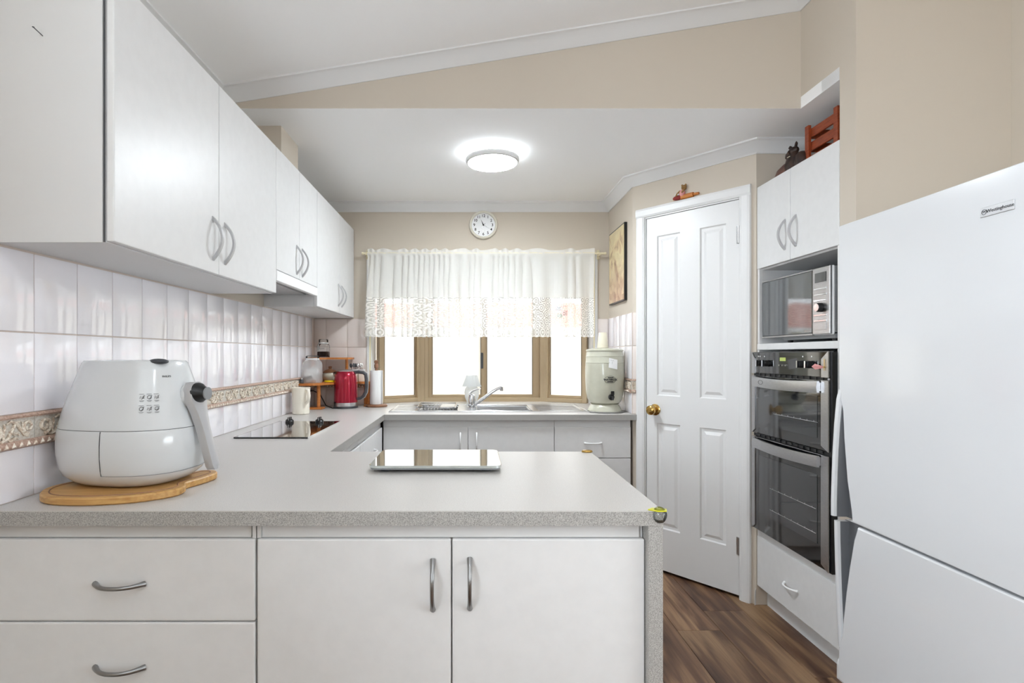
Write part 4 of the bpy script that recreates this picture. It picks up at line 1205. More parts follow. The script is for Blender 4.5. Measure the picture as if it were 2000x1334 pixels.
# handle: a paddle leaning outwards, wide round head on top
hp = []
for x_, z in ((.168, .262), (.170, .245), (.176, .215), (.186, .180), (.196, .145), (.206, .110), (.216, .075), (.224, .045), (.226, .034)):
    hp.append((x_, z))
wd = [.016, .029, .033, .022, .0165, .016, .016, .0155, .009]
front_r, rings = [], []
for (x_, z), w in zip(hp, wd):
    rings.append([(x_ + .012, -w * .9, z), (x_ + .016, 0, z + .001), (x_ + .012, w * .9, z), (x_ + .004, w, z), (x_ - .010, w * .9, z - .002), (x_ - .010, -w * .9, z - .002), (x_ + .004, -w, z)])
hn = MB().loft(rings).build('handle', 'greyhandle', af, 40)
MB().lathe([(.029, 0), (.027, .010), (.018, .022), (.016, .030)], .180, 0, 24, .232, 'x').build('dial', 'black', hn, 40)
MB().lathe([(.0165, .029), (.0165, .033), (0, .0335)], .180, 0, 24, .232, 'x').build('dial_cap', 'midgrey', hn, 40)
MB().ball((.158, 0, .225), .030, 16, 10, (.8, 1, 1.1)).build('handle_mount', 'fryer', af, 60)
# timer recess on top, printed marks and lettering on the side facing the room
MB().ball((.108, -.050, .316), .022, 16, 8, (1.2, .8, .35)).build('timer_dial', 'darkgrey', af, 40)
def side_rot(a):
    # outward direction of the shell at angle a, as a rotation for flat lettering
    p = Vector(on_body(a - .02, .23)); q = Vector(on_body(a + .02, .23)); t = (q - p).normalized()
    return math.atan2(t.y, t.x)
TILT = R(72)
def decal(string, size, nm, a, z, mt):
    p = on_body(a, z); ro = side_rot(a)
    nrm = Vector((math.sin(ro), -math.cos(ro), 0))
    return text(string, size, nm, mt, af, (p[0] + nrm.x * .0018, p[1] + nrm.y * .0018, p[2]), (TILT, 0, ro), .0003)
decal('PHILIPS', .0068, 'brand_lettering', -.42, .278, 'printdark')
ik = 0
for r_ in range(2):
    for c_ in range(3):
        a = -.93 + c_ * .13 - r_ * .01; z = .228 - r_ * .028
        p = on_body(a, z); ro = side_rot(a); nrm = Vector((math.sin(ro), -math.cos(ro), 0)); tx = Vector((math.cos(ro), math.sin(ro), 0))
        o3 = Vector(p) + nrm * .0016
        up = Vector((0, 0, 1)) * math.sin(TILT) - nrm * math.cos(TILT)
        b = MB()
        def Q(u, v): return o3 + tx * u * .9 + up * v * .9
        for (u0, u1, v0, v1) in ((-.007, .005, .0085, .0095), (-.006, .006, -.0105, -.0095), (-.004, .004, -.0125, -.0118)):
            b.add([Q(u0, v0), Q(u1, v0), Q(u1, v1), Q(u0, v1)], [(0, 1, 2, 3)])
        if ik % 2: b.tube([Q(.005 * math.cos(t), .005 * math.sin(t)) for t in [2 * PI * i / 10 for i in range(10)]], .0006, 4, True)
        else: b.tube([Q(-.005, -.004), Q(-.003, .004), Q(0, -.002), Q(.003, .005), Q(.005, -.004)], .0006, 4)
        b.tube([Q(-.001, -.006), Q(.004, 0), Q(.006, .006)], .0006, 4)
        b.build('cooking_icon', 'print', af); ik += 1

# --- kitchen scale of glass on the peninsula
gs = thing('glass_scale', 'flat mirrored glass bathroom scale lying on the peninsula', 'scale', (-.108, 1.76, ZT))
rr = []
for cx, cy, a0 in ((.067, 1.645, -90), (.067, 1.875, 0), (-.283, 1.875, 90), (-.283, 1.645, 180)):
    for i in range(6):
        a = R(a0 + 18 * i); rr.append((cx + .025 * math.cos(a), cy + .025 * math.sin(a)))
MB().loft([[(x, y, z) for x, y in inset(rr, k)] for k, z in ((.001, ZT + .014), (0, ZT + .015), (0, ZT + .021), (.0015, ZT + .022))]).build('glass_plate', 'mirrorglass', gs)
MB().loft([[(x, y, z) for x, y in inset(rr, .004)] for z in (ZT + .0095, ZT + .014)]).build('underplate', 'midgrey', gs)
for x in (-.26, .045):
    for y in (1.665, 1.855):
        MB().lathe([(.016, 0), (.018, .002), (.018, .0098)], x, y, 16, ZT + .0002).build('foot', 'darkgrey', gs)

# --- corner guards
cg = thing('corner_guard', 'clear corner guard with lime yellow sticker on the front peninsula corner', 'corner guard', (XE, YPF, ZT - .03))
MB().ball((XE - .008, YPF + .004, ZT - .010), .0165, 18, 12, (1, 1, 1.15)).build('bumper', 'clearplastic', cg, 60)
MB().loft([[(XE - .034, YPF + .004, z), (XE - .016, YPF - .011, z), (XE + .004, YPF - .010, z), (XE + .009, YPF + .006, z), (XE - .004, YPF + .018, z), (XE - .022, YPF + .016, z)] for z in (ZT + .0008, ZT + .003)]).build('sticker', 'lime', cg)
tag(MB().lathe([(.012, 0), (.013, .003), (.011, .007), (.004, .0085), (0, .0085)], XE - .014, YPB - .014, 18, ZT + .0003, sx=1.6, sy=1).build('corner_bumper', 'brass', None, 40), 'small brassy bumper on the back corner of the peninsula', 'corner guard')

# --- electric kettle
kx, ky = -.840, 3.640
kt = thing('electric_kettle', 'red electric kettle with dark grey handle on the corner benchtop', 'kettle', (kx, ky, ZT))
MB().lathe([(.078, 0), (.080, .004), (.080, .012), (.076, .014)], kx, ky, 36, ZT + .0005).build('power_base', 'darkgrey', kt, 40)
MB().lathe([(.0775, .014), (.0775, .036), (.0765, .038)], kx, ky, 36, ZT + .0005).build('steel_band', 'steel', kt, 40)
MB().lathe([(.0775, .038), (.0775, .160), (.0765, .185), (.0735, .208), (.068, .226), (.060, .240), (.054, .245)], kx, ky, 40, ZT + .0005).build('body', 'red', kt, 50)
MB().lathe([(.054, .244), (.054, .249), (.046, .254), (.020, .257), (0, .2575)], kx, ky, 32, ZT + .0005).build('lid', 'steel', kt, 40)
MB().loft([[(kx - .062, ky - .022, ZT + .205), (kx - .062, ky + .022, ZT + .205), (kx - .070, ky, ZT + .185)],
           [(kx - .082, ky - .016, ZT + .240), (kx - .082, ky + .016, ZT + .240), (kx - .086, ky, ZT + .228)],
           [(kx - .050, ky - .018, ZT + .245), (kx - .050, ky + .018, ZT + .245), (kx - .050, ky, ZT + .235)]]).build('spout', 'steel', kt, 40)
hpts = [(kx + .052, ky, ZT + .238), (kx + .085, ky, ZT + .240), (kx + .118, ky, ZT + .236), (kx + .134, ky, ZT + .222), (kx + .138, ky, ZT + .190), (kx + .138, ky, ZT + .140), (kx + .134, ky, ZT + .105), (kx + .118, ky, ZT + .078), (kx + .098, ky, ZT + .064), (kx + .076, ky, ZT + .060)]
hk = MB().tube(hpts, [.011, .011, .011, .012, .012, .012, .012, .011, .010, .010], 12).build('handle', 'darkgrey', kt, 50)
MB().tube([(x + .011 * (1 if 2 < i < 8 else .3), y, z + (.010 if i < 4 else (-.006 if i > 6 else 0))) for i, (x, y, z) in enumerate(hpts)], .004, 8).build('handle_trim', 'steel', hk, 50)
cpts = [Vector(p) for p in ((kx - .01, ky - .080, ZT + .006), (kx - .07, ky - .075, ZT + .005), (kx - .12, ky - .05, ZT + .020), (kx - .15, ky - .02, ZT + .06), (kx - .175, ky, ZT + .095), (kx - .215, ky - .01, ZT + .115), (XL + .012, 3.62, 1.01))]
MB().tube(cpts, .0035, 8).build('cord', 'black', kt, 60)

# --- cream jug
mg = thing('ceramic_jug', 'cream ceramic mug with strap handle by the left tiles', 'mug', (-1.035, 3.24, ZT))
mx_, my_ = -1.022, 3.26
MB().lathe([(.046, 0), (.050, .004), (.052, .10), (.054, .150), (.056, .158), (.053, .158), (.050, .150), (.047, .010), (0, .008)], mx_, my_, 32, ZT + .0005).build('body', 'cream', mg, 40)
hq = [(mx_ + .040, my_ - .030, ZT + .150), (mx_ + .058, my_ - .045, ZT + .146), (mx_ + .064, my_ - .050, ZT + .115), (mx_ + .060, my_ - .047, ZT + .082), (mx_ + .040, my_ - .032, ZT + .068)]
MB().tube([(p.x, p.y, p.z) for p in [Vector(q) for q in hq]], .009, 10).build('handle', 'cream', mg, 60)

# --- two-tier corner shelf of orange pine
sh = thing('corner_shelf', 'two-tier orange pine corner shelf behind the kettle', 'shelf', (-.95, 3.70, ZT))
lo = [(-1.098, YB - .022), (-1.098, 3.452), (-1.010, 3.456), (-.972, 3.50), (-.938, 3.57), (-.86, 3.665), (-.745, 3.69), (-.690, 3.70), (-.690, YB - .022)]
MB().prism(lo[::-1], 'z', 1.056, 1.070).build('shelf_board', 'pine', sh)
up_ = [(-1.098, YB - .022), (-1.098, 3.650), (-1.05, 3.650), (-.98, 3.69), (-.84, 3.71), (-.82, 3.74), (-.82, YB - .022)]
MB().prism(up_[::-1], 'z', 1.222, 1.235).build('shelf_board', 'pine', sh)
for x, y in ((-.998, 3.555), (-.705, 3.735), (-.735, 3.785)):
    MB().lathe([(.012, 0), (.012, .146)], x, y, 14, ZT + .011).build('dowel', 'pine', sh, 40)
for x, y in ((-.862, 3.765), (-1.07, 3.675)):
    MB().lathe([(.010, 0), (.010, .153)], x, y, 14, 1.0695).build('dowel', 'pine', sh, 40)
MB().rbox(-1.06, -.965, 3.515, 3.590, ZT + .0005, ZT + .012, .003, 1).build('foot', 'pine', sh)
MB().rbox(-.735, -.680, 3.715, 3.800, ZT + .0005, ZT + .012, .003, 1).build('foot', 'pine', sh)

# --- jars
def square_ring(h, r, n=8):
    out = []
    for cx, cy, a0 in ((h - r, -(h - r), -90), (h - r, h - r, 0), (-(h - r), h - r, 90), (-(h - r), -(h - r), 180)):
        for i in range(n // 2):
            a = R(a0 + 90 * i / (n // 2 - 1)); out.append((cx + r * math.cos(a), cy + r * math.sin(a)))
    return out
bj = thing('glass_jar', 'large square glass jar of tea bags on the lower corner shelf', 'jar', (-1.036, 3.545, 1.0705), None, 'glass storage jars')
jx, jy, jz = -1.036, 3.545, 1.0705
MB().loft([[(jx + x * k, jy + y * k, jz + z) for x, y in square_ring(.055, .016)] for k, z in ((.92, 0), (1, .006), (1, .115), (.92, .135), (.70, .148), (.70, .158))]).build('glass_body', 'jarglare', bj, 40)
MB().lathe([(.040, .157), (.043, .160), (.043, .172), (.036, .178), (0, .179)], jx, jy, 24, jz).build('glass_lid', 'jar', bj, 40)
MB().lathe([(.0415, .150), (.0435, .153), (.0435, .159), (.0415, .161)], jx, jy, 24, jz, cap=False).build('seal_ring', 'whitehandle', bj, 40)
bag_me = MB().rbox(-.027, .027, -.003, .003, -.030, .030, .0028, 1).mesh('tea_bag', 'teabag')
leaf_me = MB().rbox(-.021, .021, -.0036, .0036, -.026, .004, .003, 1).mesh('tea_leaf', 'teagrey')
for k in range(7):
    o = place(bag_me, 'tea_bag', None, (jx - .010 + .009 * (k % 3), jy - .042 + .0135 * k, jz + .044 + .012 * (k % 3)), (R(0), R((-22, 14, 35, -8, 25, -30, 6)[k]), 0))
    tag(o, 'white tea bag inside the large square jar', 'tea bag', 'tea bags in the large jar')
    t2 = bpy.data.objects.new('tea_leaf', leaf_me); col.objects.link(t2); t2.parent = o
sj = thing('glass_jar', 'small clip-top glass jar of coffee on the upper corner shelf', 'jar', (-1.005, 3.70, 1.2355), None, 'glass storage jars')
jx, jy, jz = -1.010, 3.715, 1.2355
MB().loft([[(jx + x * k, jy + y * k, jz + z) for x, y in square_ring(.037, .012)] for k, z in ((.94, 0), (1, .004), (1, .078), (.90, .088), (.76, .094), (.76, .100))]).build('glass_body', 'jar', sj, 40)
MB().lathe([(.029, .099), (.032, .102), (.032, .118), (.028, .124), (0, .125)], jx, jy, 24, jz).build('glass_lid', 'jar', sj, 40)
MB().lathe([(.0305, .093), (.0325, .095), (.0325, .100), (.0305, .102)], jx, jy, 24, jz, cap=False).build('seal_ring', 'whitehandle', sj, 40)
co = MB().loft([[(jx + x * k, jy + y * k, jz + z) for x, y in square_ring(.0345, .011)] for k, z in ((.94, .003), (1, .006), (1, .036), (.92, .041))]).build('ground_coffee', 'coffee')
tag(co, 'dark brown coffee granules filling the small jar', 'coffee', None, 'stuff')
text('KILNER', .010, 'jar_lettering', 'print', sj, (jx, jy - .0375, jz + .060), (R(90), 0, 0), .0002)

# --- things on the lower shelf
sb = thing('sugar_bowl', 'brown-cream lidded stoneware sugar bowl between jar and kettle', 'bowl', (-.974, 3.752, 1.0705))
MB().lathe([(.030, 0), (.040, .008), (.052, .030), (.052, .045), (.047, .060), (.044, .062)], -.974, 3.752, 28, 1.0707).build('body', 'stone', sb, 40)
MB().lathe([(.050, .060), (.050, .064), (.036, .076), (.012, .084), (.009, .090), (.014, .097), (.010, .104), (0, .105)], -.974, 3.752, 28, 1.0707).build('lid', 'brownwood', sb, 40)
tag(MB().lathe([(.031, 0), (.034, .002), (.034, .009), (.031, .011), (0, .011)], -.946, 3.628, 24, 1.0707).build('jar_lid', 'yellow', None, 40), 'bright yellow plastic lid lying on the lower shelf', 'lid')
ss = thing('salt_shaker', 'small dark salt shaker at the left end of the lower shelf', 'shaker', (-1.083, 3.471, 1.0705))
MB().lathe([(.012, 0), (.014, .003), (.012, .018), (.009, .026)], -1.083, 3.471, 16, 1.0707).build('body', 'darkgrey', ss, 40)
MB().lathe([(.0095, .025), (.0095, .034), (.006, .038), (0, .0385)], -1.083, 3.471, 16, 1.0707).build('cap', 'chrome', ss, 40)
def spoon_mesh(m):
    b = MB().tube([(0, 0, 0), (0, 0, .05), (0, -.002, .085)], [.0022, .002, .0022], 6)
    b.ball((0, -.004, .102), .010, 10, 8, (1, .35, 1.6))
    return b.mesh('spoon', m, smooth=60)
SPB, SPC = spoon_mesh('darkgrey'), spoon_mesh('chrome')
for (x, y, lab, me, col_, n) in ((-.803, 3.755, 'white square pot of dark spoons on the lower shelf', SPB, 'dark grey teaspoon standing in the left white pot', 4),
                                 (-.757, 3.760, 'white square pot of shiny spoons at the end of the lower shelf', SPC, 'shiny steel teaspoon standing in the right white pot', 3)):
    pt = thing('utensil_pot', lab, 'pot', (x, y, 1.0705), None, 'white utensil pots')
    rg_ = [[(x + u * k, y + v * k, 1.0707 + z) for u, v in square_ring(.0212, .005)] for k, z in ((.92, 0), (.95, .004), (1, .080), (.86, .080), (.84, .006))]
    MB().loft(rg_).build('body', 'cream', pt, 30)
    MB().loft([[(x + u * 1.03, y + v * 1.03, 1.0707 + z) for u, v in square_ring(.0212, .005)] for z in (.070, .082)], False).build('rim', 'whitehandle', pt, 30)
    for k in range(n):
        o = place(me, 'teaspoon', None, (x - .009 + .006 * k, y - .006 + .005 * (k % 3), 1.0785), (R(-4 + 4 * (k % 2)), R(-10 + 7 * k), R(30 * k)))
        tag(o, col_, 'spoon', 'spoons in the left pot' if n == 4 else 'spoons in the right pot')
# --- paper towel
ph = thing('towel_holder', 'turned wooden paper towel holder beside the window', 'paper towel holder', (-.690, 3.72, ZT))
px_, py_ = -.650, 3.725
MB().lathe([(.072, 0), (.075, .004), (.075, .010), (.068, .016), (0, .017)], px_, py_, 32, ZT + .0005).build('base', 'brownwood', ph, 40)
MB().lathe([(.009, .016), (.009, .262), (.014, .266), (.015, .285), (.010, .293), (.015, .303), (.014, .314), (0, .320)], px_, py_, 18, ZT + .0005).build('spindle', 'brownwood', ph, 40)
pr = thing('paper_towel_roll', 'slim white paper towel roll on the wooden holder', 'paper towel', (px_, py_, ZT + .018))
MB().lathe([(.012, 0), (.043, 0), (.044, .002), (.044, .228), (.043, .230), (.012, .230)], px_, py_, 36, ZT + .018).build('paper', 'paper', pr, 40)
MB().add([(px_ + .0438, py_ - .006, ZT + .019), (px_ + .0445, py_ - .03, ZT + .019), (px_ + .0445, py_ - .03, ZT + .247), (px_ + .0438, py_ - .006, ZT + .247)], [(0, 1, 2, 3)]).build('loose_sheet', 'paper', pr)

# --- power points
def outlet(label, loc):
    t = thing('power_outlet', label, 'outlet', loc, None, 'white power outlets')
    x, y, z = loc
    MB().rbox(x, x + .008, y - .057, y + .057, z - .035, z + .035, .003, 1).build('plate', 'whitehandle', t)
    for dy in (-.03, .03):
        MB().rbox(x + .008, x + .012, y + dy - .006, y + dy + .006, z + .012, z + .024, .001, 1).build('switch', 'whitehandle', t)
    return t
outlet('white power outlet on the left tiles behind the air fryer', (XL + .017, 1.535, 1.012))
outlet('white power outlet on the left tiles behind the cream mug', (XL + .017, 3.40, 1.012))
tag(MB().rbox(XL + .018, XL + .044, 1.437, 1.462, .975, 1.030, .004, 2).build('power_plug', 'midgrey'), 'grey-beige power plug under the relief border left of the fryer', 'plug')
tag(MB().rbox(XL + .0255, XL + .050, 3.335, 3.365, .985, 1.030, .004, 2).build('power_plug', 'whitehandle'), 'white power plug beside the cream mug', 'plug')

# --- stoneware water crock with tap, note and cups
wx, wy = .838, 3.405
wc = thing('water_crock', 'pale green stoneware water crock with black tap beside the sink', 'water crock', (wx, wy, ZT))
zc = ZT + .004
MB().lathe([(.100, 0), (.104, .004), (.101, .014), (.090, .036), (.082, .046), (.090, .048)], wx, wy, 44, zc).build('foot_stand', 'stone', wc, 40)
MB().lathe([(.080, .046), (.096, .056), (.108, .080), (.115, .120), (.119, .200), (.1195, .260), (.117, .300), (.1185, .302), (.1165, .306), (.1145, .340), (.116, .342), (.114, .346), (.111, .372), (.107, .376)], wx, wy, 48, zc).build('body', 'stone', wc, 30)
MB().lathe([(.114, .374), (.115, .378), (.113, .384), (.095, .390), (.050, .393), (0, .394)], wx, wy, 44, zc).build('lid', 'stone', wc, 35)
def crock_r(z):
    L = [(.056, .096), (.080, .108), (.120, .115), (.200, .119), (.260, .1195), (.300, .117), (.340, .1145), (.372, .111)]
    for (a, ra), (c, rc) in zip(L[:-1], L[1:]):
        if a <= z <= c: return ra + (rc - ra) * (z - a) / (c - a)
    return .11
yf = wy - .119
tpk = MB().lathe([(.018, 0), (.018, -.010), (.010, -.012), (.010, -.030), (0, -.030)], wx + .012, wy - .112, 18, zc + .095, 'y').build('tap', 'black', wc, 40)
MB().tube([(wx + .012, wy - .138, zc + .100), (wx + .014, wy - .140, zc + .078)], [.008, .007], 10).rbox(wx + .004, wx + .024, wy - .144, wy - .136, zc + .108, zc + .132, .002, 1).build('tap_lever', 'black', tpk)
# oval maker's mark laid on the curved front
def on_crock(u, z, d=.0006):
    r = crock_r(z) + d; a = u / r
    return (wx + .005 + r * math.sin(a), wy - r * math.cos(a), zc + z)
b = MB()
el = [on_crock(.036 * math.cos(t), .200 + .022 * math.sin(t), .0009) for t in [2 * PI * i / 36 for i in range(36)]]
b.tube(el, .0009, 5, True)
for v, w in ((.187, .018), (.213, .020)):
    b.add([on_crock(-w, v - .003), on_crock(0, v - .003), on_crock(w, v - .003), on_crock(w, v + .003), on_crock(0, v + .003), on_crock(-w, v + .003)], [(0, 1, 4, 5), (1, 2, 3, 4)])
b.build('maker_mark', 'printdark', wc)
mk = text('WATEROX', .0165, 'maker_lettering', 'printdark', wc, on_crock(0, .200, .0022), (R(90), 0, 0), .0015, bold=.0006)
# note
nt_ = MB()
gr = []
for j in range(4):
    for i in range(5):
        u = -.006 + i * .0135 - .004 * j / 3 * 1.0; v = .332 - j * .0195 - i * .0028
        p = on_crock(u, v, .0012 + .0035 * (j / 3) ** 2 * (i / 4)); gr.append(p)
nt_.add(gr, [(j * 5 + i, j * 5 + i + 1, (j + 1) * 5 + i + 1, (j + 1) * 5 + i) for j in range(3) for i in range(4)])
no = nt_.build('paper_note', 'paper')
tag(no, 'white paper note stuck to the water crock', 'note')
def scrib(pts): return MB().tube([Vector(on_crock(u, v, .0026)) for u, v in pts], .0005, 4)
sq = scrib([(.002, .318), (.006, .322), (.008, .315), (.012, .320), (.015, .314), (.020, .317), (.024, .313)]).tube([Vector(on_crock(u, v, .0026)) for u, v in ((.010, .306), (.014, .309), (.013, .300), (.011, .296))], .0005, 4).build('pencil_scrawl', 'print', no)
cup_prof = [(.030, 0), (.0305, .002), (.024, .080), (.023, .082), (0, .082)]
tag(MB().lathe([(.034, 0), (.0345, .003), (.0245, .094), (.0235, .096), (0, .096)], wx - .012, wy + .0, 28, zc + .3945).build('plastic_cup', 'papercup', None, 40), 'upturned cream plastic cup standing on the crock lid', 'cup')
# crochet mat under the crock
mt_ = MB()
n = 60; r0 = [(.122 + .006 * math.cos(15 * 2 * PI * i / n)) for i in range(n)]
mt_.loft([[(wx + r0[i] * math.cos(2 * PI * i / n), wy + .0 + r0[i] * math.sin(2 * PI * i / n), z) for i in range(n)] for z in (ZT + .0042, ZT + .0060)])
tag(mt_.build('crochet_mat', 'lacemat', None, 50), 'grey crocheted lace mat under the water crock', 'mat')

# ================================================================== WALLS AND WINDOW DRESSING
# --- clock
cl = thing('wall_clock', 'round ivory wall clock above the window', 'clock', (.086, YB, 2.06))
kx, kz, ry = .0865, 2.1665, .099
MB().lathe([(.090, -.001), (ry, -.004), (ry + .001, -.016), (.096, -.026), (.088, -.030), (.083, -.026), (.082, -.014)], kx, YB, 56, kz, 'y', cap=False).build('rim', 'clockrim', cl, 40)
MB().lathe([(.083, -.008), (.083, -.012), (0, -.012)], kx, YB, 48, kz, 'y').build('face', 'clockface', cl)
for h in range(1, 13):
    a = R(90 - 30 * h)
    text(str(h), .027, 'numeral', 'ink', cl, (kx + .064 * math.cos(a), YB - .0126, kz + .064 * math.sin(a)), (R(90), 0, 0), .0004, bold=.0004)
def hand(ang, L, w, nm, y):
    a = R(90 - ang); dx, dz = math.cos(a), math.sin(a)
    pts = [(kx - dz * w, kz + dx * w), (kx + dx * L, kz + dz * L), (kx + dz * w, kz - dx * w), (kx - dx * .012, kz - dz * .012)]
    MB().prism(pts, 'y', YB - y, YB - y - .0008).build(nm, 'ink', cl)
hand(336, .044, .0036, 'hour_hand', .0145)
hand(56, .022, .0022, 'minute_hand', .0158)
hand(122, .060, .0008, 'second_hand', .017)
MB().lathe([(.0825, -.022), (.05, -.0255), (0, -.027)], kx, YB, 40, kz, 'y').build('glass', 'pane', cl, 60)

# --- ceiling lights: the kitchen's, and the living room's on the raked ceiling above the camera
def ceiling_lamp(label, lx, ly, zc, tilt=0.0, lens='lens'):
    t = thing('ceiling_light', label, 'ceiling light', (lx, ly, zc), 0.0, 'round ceiling lights')
    t.rotation_euler = (0, tilt, 0)
    MB().lathe([(.118, 0), (.118, -.022), (.112, -.026), (0, -.026)][::-1], 0, 0, 48, -.0005).build('back_ring', 'glowring', t, 40)
    MB().lathe([(.128, -.026), (.140, -.030), (.1425, -.040), (.138, -.052), (.130, -.056), (.126, -.050)], 0, 0, 56, 0).build('rim', 'trimwhite', t, 40)
    MB().lathe([(.131, -.053), (.126, -.058), (.10, -.062), (0, -.066)], 0, 0, 48, 0).build('lens', lens, t, 40)
    return t
ceiling_lamp('round flush white ceiling light over the kitchen, lit', .113, 2.868, ZC)
ceiling_lamp('round ceiling light on the raked ceiling above the camera, lit', .45, -.15, zr(.45), -math.atan(.163), 'lens2')

# --- curtain rail, curtain and blind
YC = 3.765
cr = thing('curtain_rail', 'thin cream curtain rail with brackets over the window', 'curtain rail', (.08, YC, 1.93))
MB().tube([(-.745, YC, 1.957), (.925, YC, 1.957)], .007, 10).build('rail', 'rodcream', cr, 60)
for x, s_ in ((-.745, -1), (.925, 1)):
    MB().lathe([(.009, 0), (.010, s_ * .004), (.009, s_ * .012), (0, s_ * .013)], x, YC, 12, 1.957, 'x').build('end_cap', 'rodcream', cr, 40)
for x in (-.730, .893):
    MB().rbox(x - .009, x + .009, YB - .014, YB - .004, 1.925, 1.99, .002, 1).rbox(x - .006, x + .006, YC - .004, YB - .013, 1.945, 1.957, .002, 1).build('bracket', 'rodcream', cr)
    for z in (1.934, 1.982):
        MB().lathe([(.0025, 0), (.0025, -.001), (0, -.001)], x, YB - .0142, 8, z, 'y').build('screw', 'darkgrey', cr)
# roller blind inside the opening
rb = thing('roller_blind', 'white roller blind half lowered behind the lace curtain', 'blind', (.08, 3.80, 1.6))
MB().box(-.675, .855, 3.842, 3.8432, 1.655, 1.955).build('fabric', 'blind', rb)
MB().tube([(-.675, 3.8426, 1.655), (.855, 3.8426, 1.655)], .006, 8).build('bottom_bar', 'whitehandle', rb, 60)
MB().tube([(-.69, 3.865, 1.95), (.87, 3.865, 1.95)], .018, 14).build('roller', 'whitehandle', rb, 60)
for x in (-.716, .868):
    MB().rbox(x - .003, x + .007, 3.829, 3.842, 1.0, 1.965, .001, 1).build('side_channel', 'rodcream', rb)

def curtain():
    rng = random.Random(11)
    W = 1.575; x0 = -.718
    nu = 520; length = 2.5
    # folds of uneven width
    ph = [0.0]; 
    for i in range(nu):
        u = i / nu
        ph.append(ph[-1] + (0.36 if u < .72 else .24) * (1 + .55 * math.sin(u * 31 + 2 * math.sin(u * 13)) + rng.uniform(-.2, .2)))
    zs = [1.986, 1.975, 1.966, 1.957, 1.948, 1.935, 1.90, 1.85, 1.80, 1.74, 1.68, 1.66, 1.63, 1.60, 1.56, 1.52, 1.48, 1.45, 1.43, 1.41, 1.395, 1.381]
    b = bmesh.new(); uvl = b.loops.layers.uv.new('cloth')
    grid = []
    for j, z in enumerate(zs):
        row = []
        dz = (1.957 - z) / .576
        amp = .007 if z > 1.94 else .008 + .016 * min(1, max(0, dz) * 1.5)
        ov = 0.0 if z > 1.94 else .020 * min(1, dz * 2.5)
        for i in range(nu + 1):
            u = i / nu
            flare = -.030 * max(0, dz) * (1 - u / .12) ** 2 if u < .12 else 0
            x = x0 + u * W + flare + ov * math.sin(ph[i] + 1.2) * (1 if u < .74 else .35)
            y = YC + amp * math.sin(ph[i]) * (1 if u < .74 else .6) + (.006 * math.sin(ph[i] * .37 + z * 6) if z < 1.9 else 0)
            if z > 1.962: y = YC + .006 * math.sin(ph[i] * 1.0)
            elif abs(z - 1.957) < .012: y = YC - .0085 - .002 * math.sin(ph[i])
            zz = z
            if j == 0: zz = z + .007 * math.sin(ph[i] * .5)
            if j == len(zs) - 1: zz = z - .006 * abs(math.sin(u * length / .05 * PI))
            row.append(b.verts.new((x - .08, y - YC, zz - 1.38)))
        grid.append(row)
    for j in range(len(zs) - 1):
        for i in range(nu):
            f = b.faces.new((grid[j][i], grid[j][i + 1], grid[j + 1][i + 1], grid[j + 1][i]))
            f.smooth = True
            for lp, (ii, jj) in zip(f.loops, ((i, j), (i + 1, j), (i + 1, j + 1), (i, j + 1))):
                lp[uvl].uv = (ii / nu * length, zs[jj] - 1.381)
    me = bpy.data.meshes.new('lace_curtain'); b.to_mesh(me); b.free()
    me.materials.append(M['lace'])
    o = bpy.data.objects.new('lace_curtain', me); col.objects.link(o); o.location = (.08, YC, 1.38)
    return tag(o, 'short white gathered lace curtain across the bay window', 'curtain')
curtain()
# sun catcher on the right-hand pane
scx, scy = C_ + (D_ - C_) * .40
sct = thing('sun_catcher', 'small coloured glass bird sun catcher in the right bay window', 'sun catcher', (scx, scy - .03, 1.5))
MB().ball((scx - .03, scy - .035, 1.60), .026, 12, 8, (1, .2, .7)).build('wing', 'blueglass', sct, 60)
MB().ball((scx + .02, scy - .04, 1.565), .022, 12, 8, (1, .2, 1)).build('breast', 'redglass', sct, 60)
MB().ball((scx - .02, scy - .035, 1.545), .024, 12, 8, (1.1, .2, .8)).build('leaf', 'greenglass', sct, 60)
MB().tube([(scx, scy - .037, 1.58), (scx + .02, scy - .037, 1.66)], .0015, 6).build('string', 'darkgrey', sct)

# --- framed picture on the short side wall
pi_ = thing('framed_picture', 'narrow framed still life print on the short side wall', 'picture', (XS, 3.56, 1.594))
MB().box(XS - .018, XS - .0005, 3.376, 3.747, 1.594, 2.08).build('frame', 'black', pi_)
MB().box(XS - .0195, XS - .0178, 3.384, 3.739, 1.602, 2.072).build('print', 'picture', pi_)

# --- bear on a rolling pin over the pantry door
t_ = .50
bx_, bz_ = (1358 - 920), 0
def wall_pt(t, off): return C1 + U * (t * LA) + Vector((U.y, -U.x)) * off    # off > 0 towards the room
rb_ = thing('bear_ornament', 'tiny teddy bear ornament hugging a wooden rolling pin above the door', 'ornament', (C1.x, C1.y, 0), ANG)
zc_ = 2.116
xb = .455 * LA
MB().lathe([(.007, -.075), (.008, -.048), (.004, -.046), (.013, -.044), (.013, .044), (.004, .046), (.008, .048), (.007, .075)], xb + .018, -.006, 14, zc_ + .0135, 'x').build('rolling_pin', 'pine', rb_, 40)
MB().ball((xb, -.012, zc_ + .034), .017, 14, 10, (1, .9, 1.15)).build('dress', 'pinkcloth', rb_, 60)
MB().ball((xb + .010, -.012, zc_ + .062), .0145, 14, 10).ball((xb, -.012, zc_ + .075), .006, 10, 8).ball((xb + .020, -.012, zc_ + .075), .006, 10, 8).ball((xb + .008, -.024, zc_ + .059), .006, 10, 8).build('head', 'bear', rb_, 60)
